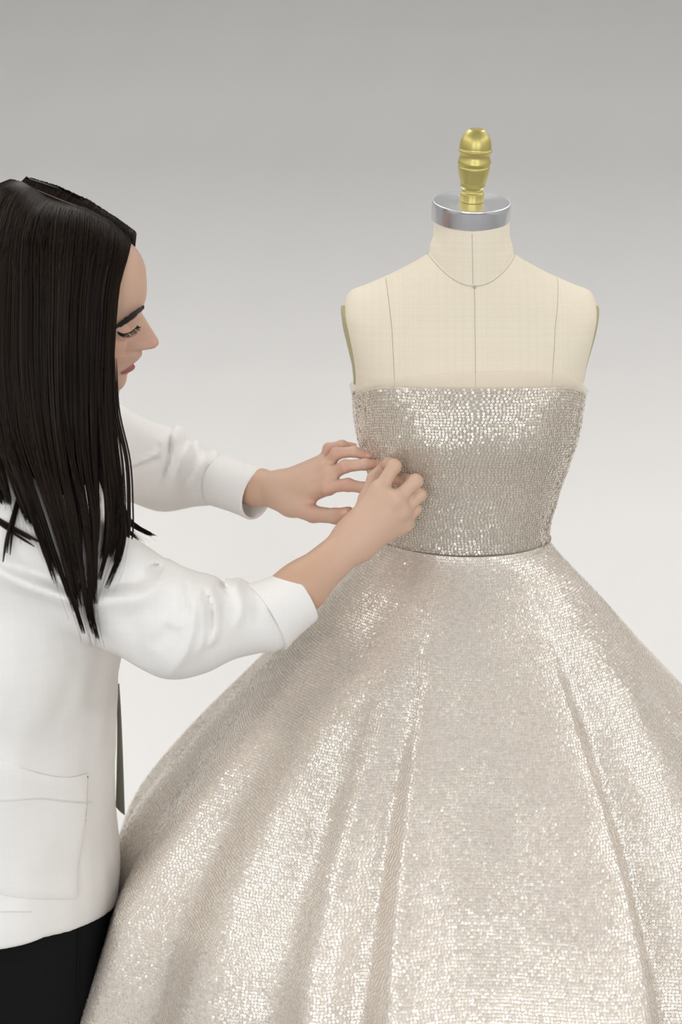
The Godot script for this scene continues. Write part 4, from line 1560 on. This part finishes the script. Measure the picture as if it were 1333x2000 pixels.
# ------------------------------------------------------------------ hair
const GUIDES := [
	# near side, from the hairline at the front to the back of the head
	[Vector3(-0.4596, 1.5162, 0.1200), Vector3(-0.4620, 1.5062, 0.1380), Vector3(-0.4650, 1.4768, 0.1650), Vector3(-0.4691, 1.4266, 0.1850), Vector3(-0.4728, 1.3755, 0.1950), Vector3(-0.4732, 1.3300, 0.2000), Vector3(-0.4697, 1.2785, 0.2100), Vector3(-0.4627, 1.2279, 0.2250), Vector3(-0.4592, 1.1762, 0.2350), Vector3(-0.4603, 1.1434, 0.2400), Vector3(-0.4731, 1.0910, 0.2600)],
	[Vector3(-0.4689, 1.5280, 0.1180), Vector3(-0.4708, 1.5079, 0.1450), Vector3(-0.4727, 1.4649, 0.1780), Vector3(-0.4761, 1.4082, 0.1950), Vector3(-0.4786, 1.3502, 0.2020), Vector3(-0.4781, 1.2985, 0.2100), Vector3(-0.4738, 1.2480, 0.2250), Vector3(-0.4702, 1.2111, 0.2400), Vector3(-0.4701, 1.1691, 0.2600), Vector3(-0.4754, 1.1323, 0.2850), Vector3(-0.4843, 1.0962, 0.3100)],
	[Vector3(-0.4879, 1.5435, 0.1120), Vector3(-0.4894, 1.5180, 0.1500), Vector3(-0.4898, 1.4656, 0.1850), Vector3(-0.4938, 1.4023, 0.2000), Vector3(-0.4968, 1.3376, 0.2060), Vector3(-0.4964, 1.2794, 0.2150), Vector3(-0.4925, 1.2301, 0.2350), Vector3(-0.4888, 1.1892, 0.2600), Vector3(-0.4876, 1.1490, 0.2850), Vector3(-0.4899, 1.1162, 0.3100), Vector3(-0.4926, 1.0810, 0.3250)],
	[Vector3(-0.5174, 1.5584, 0.1080), Vector3(-0.5167, 1.5277, 0.1500), Vector3(-0.5162, 1.4660, 0.1900), Vector3(-0.5195, 1.3899, 0.2050), Vector3(-0.5208, 1.3188, 0.2120), Vector3(-0.5178, 1.2614, 0.2250), Vector3(-0.5102, 1.2135, 0.2500), Vector3(-0.5008, 1.1690, 0.2850), Vector3(-0.4940, 1.1301, 0.3120), Vector3(-0.4911, 1.0876, 0.3250), Vector3(-0.4848, 1.0345, 0.3300)],
	[Vector3(-0.5419, 1.5674, 0.1040), Vector3(-0.5451, 1.5374, 0.1500), Vector3(-0.5450, 1.4664, 0.1950), Vector3(-0.5474, 1.3841, 0.2100), Vector3(-0.5467, 1.3132, 0.2180), Vector3(-0.5396, 1.2568, 0.2350), Vector3(-0.5262, 1.2082, 0.2700), Vector3(-0.5107, 1.1625, 0.3100), Vector3(-0.5012, 1.1174, 0.3250), Vector3(-0.4945, 1.0759, 0.3300), Vector3(-0.4869, 1.0379, 0.3320)],
	[Vector3(-0.5637, 1.5758, 0.1000), Vector3(-0.5731, 1.5500, 0.1450), Vector3(-0.5768, 1.4724, 0.1900), Vector3(-0.5786, 1.3841, 0.2100), Vector3(-0.5750, 1.3135, 0.2200), Vector3(-0.5633, 1.2578, 0.2400), Vector3(-0.5444, 1.2172, 0.2800), Vector3(-0.5257, 1.1736, 0.3150), Vector3(-0.5134, 1.1273, 0.3250), Vector3(-0.5031, 1.0826, 0.3300), Vector3(-0.4953, 1.0426, 0.3340)],
	[Vector3(-0.5834, 1.5869, 0.0960), Vector3(-0.5981, 1.5658, 0.1350), Vector3(-0.6066, 1.4909, 0.1800), Vector3(-0.6117, 1.3893, 0.2000), Vector3(-0.6078, 1.3188, 0.2120), Vector3(-0.5961, 1.2691, 0.2300), Vector3(-0.5779, 1.2361, 0.2620), Vector3(-0.5595, 1.2065, 0.2900), Vector3(-0.5401, 1.1638, 0.3150), Vector3(-0.5231, 1.1207, 0.3250), Vector3(-0.5085, 1.0759, 0.3300)],
	[Vector3(-0.5978, 1.5940, 0.0930), Vector3(-0.6234, 1.5764, 0.1200), Vector3(-0.6432, 1.5017, 0.1500), Vector3(-0.6525, 1.3980, 0.1650), Vector3(-0.6482, 1.3192, 0.1750), Vector3(-0.6343, 1.2678, 0.1900), Vector3(-0.6182, 1.2392, 0.2150), Vector3(-0.6055, 1.2257, 0.2450), Vector3(-0.5953, 1.2149, 0.2700), Vector3(-0.5898, 1.2041, 0.2800), Vector3(-0.5881, 1.1921, 0.2850)],
	[Vector3(-0.6095, 1.5966, 0.0880), Vector3(-0.6483, 1.5745, 0.1000), Vector3(-0.6841, 1.4991, 0.1100), Vector3(-0.6993, 1.3925, 0.1200), Vector3(-0.6979, 1.3117, 0.1300), Vector3(-0.6802, 1.2530, 0.1500), Vector3(-0.6568, 1.2248, 0.1800), Vector3(-0.6355, 1.2166, 0.2200), Vector3(-0.6220, 1.2135, 0.2500), Vector3(-0.6137, 1.2082, 0.2700), Vector3(-0.6080, 1.2008, 0.2800)],
	[Vector3(-0.6203, 1.5970, 0.0700), Vector3(-0.6720, 1.5701, 0.0600), Vector3(-0.7209, 1.4951, 0.0500), Vector3(-0.7411, 1.3838, 0.0500), Vector3(-0.7399, 1.2992, 0.0550), Vector3(-0.7263, 1.2298, 0.0700), Vector3(-0.7099, 1.1833, 0.0900), Vector3(-0.6987, 1.1663, 0.1100), Vector3(-0.6941, 1.1543, 0.1200), Vector3(-0.6923, 1.1411, 0.1250), Vector3(-0.6905, 1.1279, 0.1300)],
]
# far side: from the parting over the top and down behind the face
const FAR := [
	[Vector3(-0.4591, 1.5175, 0.1190), Vector3(-0.4523, 1.5302, 0.0970), Vector3(-0.4703, 1.4817, 0.0550), Vector3(-0.4816, 1.4249, 0.0400), Vector3(-0.4936, 1.3535, 0.0350), Vector3(-0.4999, 1.2822, 0.0400), Vector3(-0.5019, 1.2257, 0.0500), Vector3(-0.5038, 1.1872, 0.0750), Vector3(-0.4944, 1.1614, 0.1050), Vector3(-0.4733, 1.1398, 0.1200), Vector3(-0.4381, 1.1237, 0.1250)],
	[Vector3(-0.4811, 1.5390, 0.1140), Vector3(-0.4779, 1.5453, 0.0940), Vector3(-0.5033, 1.4810, 0.0450), Vector3(-0.5148, 1.4103, 0.0350), Vector3(-0.5221, 1.3384, 0.0300), Vector3(-0.5228, 1.2822, 0.0400), Vector3(-0.5190, 1.2267, 0.0550), Vector3(-0.5080, 1.1833, 0.0900), Vector3(-0.4938, 1.1543, 0.1200), Vector3(-0.4797, 1.1329, 0.1350), Vector3(-0.4691, 1.0988, 0.1400)],
	[Vector3(-0.5174, 1.5590, 0.1080), Vector3(-0.5125, 1.5669, 0.0880), Vector3(-0.5508, 1.4938, 0.0300), Vector3(-0.5627, 1.4092, 0.0250), Vector3(-0.5661, 1.3377, 0.0250), Vector3(-0.5587, 1.2822, 0.0400), Vector3(-0.5432, 1.2277, 0.0600), Vector3(-0.5168, 1.1856, 0.1000), Vector3(-0.4977, 1.1568, 0.1300), Vector3(-0.4878, 1.1378, 0.1400), Vector3(-0.4770, 1.1081, 0.1500)],
	[Vector3(-0.5609, 1.5746, 0.1010), Vector3(-0.5571, 1.5860, 0.0830), Vector3(-0.6177, 1.5064, 0.0100), Vector3(-0.6396, 1.4065, 0.0000), Vector3(-0.6436, 1.3341, 0.0000), Vector3(-0.6373, 1.2770, 0.0100), Vector3(-0.6236, 1.2196, 0.0200), Vector3(-0.6088, 1.1844, 0.0300), Vector3(-0.6015, 1.1631, 0.0350), Vector3(-0.5976, 1.1493, 0.0400), Vector3(-0.5961, 1.1343, 0.0400)],
	[Vector3(-0.5977, 1.5908, 0.0940), Vector3(-0.6029, 1.5957, 0.0750), Vector3(-0.6981, 1.5058, 0.0000), Vector3(-0.7260, 1.4065, 0.0000), Vector3(-0.7308, 1.3341, 0.0000), Vector3(-0.7247, 1.2770, 0.0100), Vector3(-0.7112, 1.2196, 0.0200), Vector3(-0.7036, 1.1844, 0.0300), Vector3(-0.6987, 1.1643, 0.0400), Vector3(-0.6948, 1.1518, 0.0500), Vector3(-0.6943, 1.1368, 0.0500)],
]


# guides resampled, kept outside the skull and on top of the jacket
func settled(set_: Array) -> Array:
	var out := []
	for gd in set_:
		var pts := spline(gd, 40)
		for i in 40:
			var d := pts[i] - SKULL
			var q := Vector3(d.x / SKULL_R.x, d.y / SKULL_R.y, d.z / SKULL_R.z)
			if q.length() < 1.0 and i > 0 and i < 14:
				pts[i] = SKULL + d / maxf(q.length(), 0.2)
			if i > 14:
				for k in 4:
					var v := coat.value(pts[i])
					if v < 0.016:
						var g := coat.slope(pts[i])
						pts[i] += (g if g.x < -0.45 else Vector3(g.x * 0.3, g.y * 0.3, g.z if absf(g.z) > 0.2 else 0.5)) * (0.016 - v)
		out.append(pts)
	return out


func guide(set_: Array, g: float, m: int) -> PackedVector3Array:
	var a := clampi(int(g), 0, set_.size() - 2)
	var u := g - a
	var pts := []
	for i in set_[a].size():
		pts.append((set_[a][i] as Vector3).lerp(set_[a + 1][i], u))
	return spline(pts, m)


const SKULL := Vector3(-0.549, 1.455, 0.110)
const SKULL_R := Vector3(0.117, 0.113, 0.087)


func hair(o: Node3D, home: Transform3D) -> void:
	var s := Shape.new()
	var near_side := settled(GUIDES)
	var far_side := settled(FAR)
	var mid := Vector3(-0.55, 0, 0.10)
	var tone := func() -> Color:
		var k := rng.randf_range(0.55, 1.35) * (1.0 if rng.randf() < 0.9 else 1.7)
		return Color(0.0165 * k, 0.0110 * k, 0.0080 * k)
	# an underlayer so that no light comes through
	for st in [[near_side, 0.60], [far_side, 0.60]]:
		var set_: Array = st[0]
		var rows := []
		var m := 60
		for i in 73:
			var g := i / 72.0 * (set_.size() - 1)
			var row := []
			var pts := guide(set_, g, m)
			for k in int(m * st[1]):
				var p := pts[k]
				var out := Vector3(p.x - mid.x, 0, p.z - mid.z).normalized()
				row.append(p - out * lerpf(0.003, 0.007, smoothstep(0.2, 0.5, k / float(m))) - Vector3(0, 0.002, 0))
			rows.append(row)
		var tints := []
		for r in rows:
			var tr := []
			for _q in r:
				tr.append(Color(0.006, 0.0045, 0.0035))
			tints.append(tr)
		s.grid(rows, false, false, tints)
	# strands; further down they draw together into clumps that end in points
	for st in [[near_side, 4300, 34], [far_side, 1500, 14]]:
		var set_: Array = st[0]
		var top: float = set_.size() - 1.0
		var clump := PackedFloat32Array()
		var reach := PackedFloat32Array()
		var swing := PackedFloat32Array()
		for k in st[2]:
			clump.append(clampf((k + rng.randf_range(0.15, 0.85)) / st[2] * top, 0.0, top))
			reach.append(rng.randf_range(0.84, 1.0))
			swing.append(rng.randfn(0, 0.004))
		var m := 28
		var fan: Array[PackedVector3Array] = []
		for k in 300:
			fan.append(guide(set_, k / 299.0 * top, m))
		for k in st[1]:
			var g: float = pow(rng.randf(), 1.15 if st[2] == 34 else 1.7) * top
			var c := 0
			for i in clump.size():
				if absf(clump[i] - g) < absf(clump[c] - g):
					c = i
			var pts := fan[int(g / top * 299.0)]
			var other := fan[int(clampf(lerpf(clump[c], g, rng.randf_range(0.05, 0.4)) / top, 0.0, 1.0) * 299.0)]
			var lift := rng.randf_range(-0.006, 0.002)
			var length := reach[c] * (1.0 - 0.2 * pow(rng.randf(), 2.0)) if st[2] == 34 else rng.randf_range(0.94, 1.0)
			var wave := rng.randf() * TAU
			var line := PackedVector3Array()
			var rad := PackedFloat32Array()
			var w := rng.randf_range(0.0005, 0.0013)
			for i in m:
				var u := i / (m - 1.0)
				var q := (0.006 + u * (length - 0.006)) * (m - 1)
				var a := mini(int(q), m - 2)
				var p := pts[a].lerp(pts[a + 1], q - a).lerp(other[a].lerp(other[a + 1], q - a), smoothstep(0.30, 0.95, u))
				var out := Vector3(p.x - mid.x, 0.0, p.z - mid.z).normalized()
				if u < 0.15:
					out = out.lerp(Vector3.UP, 1.0 - u / 0.15).normalized()
				p += out * (lift * smoothstep(0.02, 0.2, u) + 0.0012 * sin(wave + u * 9.0) * u)
				p.x += 0.0025 * sin(wave * 1.7 + u * 5.0) * u * u + swing[c] * smoothstep(0.4, 1.0, u)
				line.append(p)
				rad.append(w * minf(1.0, 0.5 + u * 6.0) * (1.0 - 0.88 * smoothstep(0.86, 1.0, u)))
			s.tube(line, rad, 4, Vector3(0, 0, 1), 0.55, tone.call(), false)
	# single hairs and stray ends
	for k in 110:
		var set_: Array = near_side if k % 4 else far_side
		var g := rng.randf() * (set_.size() - 1)
		var pts := guide(set_, g, 30)
		var lift := rng.randf_range(0.0, 0.008)
		var wave := rng.randf() * TAU
		var line := PackedVector3Array()
		var rad := PackedFloat32Array()
		for i in 30:
			var u := i / 29.0
			var p := pts[i]
			var out := Vector3(p.x - mid.x, 0.0, p.z - mid.z).normalized()
			p += out * lift * smoothstep(0.0, 0.3, u) + Vector3(0.010 * sin(wave + u * 4.0) * u, 0, 0)
			line.append(p)
			rad.append(0.00035 * (1.0 - 0.7 * u))
		s.tube(line, rad, 3, Vector3.ZERO, 1.0, tone.call(), false)
	# separate strands lying on the back of the jacket
	for d in [[[Vector3(-0.5806, 1.2334, 0.2500), Vector3(-0.5846, 1.1959, 0.3000), Vector3(-0.5874, 1.1744, 0.3180), Vector3(-0.5897, 1.1491, 0.3280)], 0.0028], [[Vector3(-0.6163, 1.1959, 0.3000), Vector3(-0.5955, 1.1854, 0.3100), Vector3(-0.5746, 1.1746, 0.3160), Vector3(-0.5566, 1.1652, 0.3200)], 0.0030], [[Vector3(-0.4715, 1.3761, 0.1990), Vector3(-0.4702, 1.3113, 0.2070), Vector3(-0.4567, 1.2480, 0.2250), Vector3(-0.4548, 1.1897, 0.2350), Vector3(-0.4576, 1.1448, 0.2450), Vector3(-0.4709, 1.0954, 0.2900)], 0.0020], [[Vector3(-0.4734, 1.3629, 0.1990), Vector3(-0.4715, 1.3113, 0.2070), Vector3(-0.4620, 1.2480, 0.2250), Vector3(-0.4593, 1.1834, 0.2370), Vector3(-0.4610, 1.1393, 0.2500), Vector3(-0.4688, 1.1020, 0.2850)], 0.0014]]:
		for k in 5:
			var line := PackedVector3Array()
			var rad := PackedFloat32Array()
			var off := Vector3(rng.randfn(0, 0.0016), rng.randfn(0, 0.0012), rng.randfn(0, 0.001))
			for i in 28:
				line.append(spline(d[0], 28)[i] + off * (1.0 + i * 0.05))
				rad.append(d[1] * 0.6 * (1.0 - 0.6 * smoothstep(0.7, 1.0, i / 27.0)) * minf(1.0, 0.2 + i * 0.3))
			s.tube(line, rad, 5, Vector3(0, 0, 1), 0.6, tone.call(), false)
	part("hair", s.moved(home).mesh(), M.hair, o, "long straight dark brown hair parted in the middle")

	# eyebrow: many short hairs
	var b := Shape.new()
	var line0 := spline([Vector3(-0.4707, 1.4132, 0.1650), Vector3(-0.4594, 1.4205, 0.1590), Vector3(-0.4496, 1.4278, 0.1470), Vector3(-0.4411, 1.4345, 0.1240)], 40)
	for k in 800:
		var u := rng.randf()
		var thick := 0.0048 * sin(PI * (0.12 + 0.80 * (1.0 - u))) + 0.0006
		var p := line0[int(u * 39)] + Vector3(0.001, thick * rng.randf_range(-0.8, 0.8), rng.randf_range(0.0, 0.0010))
		var dir := (line0[mini(int(u * 39) + 1, 39)] - line0[maxi(int(u * 39) - 1, 0)]).normalized() * -1.0
		dir = (dir + Vector3(0.05, rng.randf_range(-0.1, 0.5), 0.0)).normalized()
		b.tube(PackedVector3Array([p, p + dir * 0.0022, p + dir * 0.0042 + Vector3(0, -0.0004, 0)]), PackedFloat32Array([0.00032, 0.0003, 0.0001]), 4, Vector3.ZERO, 1.0, Color.WHITE, false)
	part("eyebrow", b.moved(home).mesh(), M.brow, o, "thick dark eyebrow")
	var l := Shape.new()
	var lid := spline([Vector3(-0.4711, 1.4054, 0.1605), Vector3(-0.4644, 1.4029, 0.1615), Vector3(-0.4569, 1.4037, 0.1575), Vector3(-0.4505, 1.4076, 0.1505), Vector3(-0.4473, 1.4114, 0.1435)], 30)
	for k in 44:
		var u := (k + rng.randf()) / 44.0
		var p := lid[int(u * 29)]
		var len_ := 0.0078 * (0.8 + 0.35 * sin(PI * u)) * rng.randf_range(0.75, 1.1)
		var d := Vector3(0.25 + 0.45 * u, -0.85 + 0.55 * u, 0.45).normalized()
		l.tube(PackedVector3Array([p, p + d * len_ * 0.5, p + d * len_ + Vector3(0.0012, 0.0012, 0)]), PackedFloat32Array([0.00055, 0.00042, 0.00012]), 4, Vector3.ZERO, 1.0, Color.WHITE, false)
	var lr := PackedFloat32Array()
	lr.resize(30)
	lr.fill(0.0007)
	l.tube(lid, lr, 5)
	part("eyelashes", l.moved(home).mesh(), M.brow, o, "dark lashes of the lowered eye")
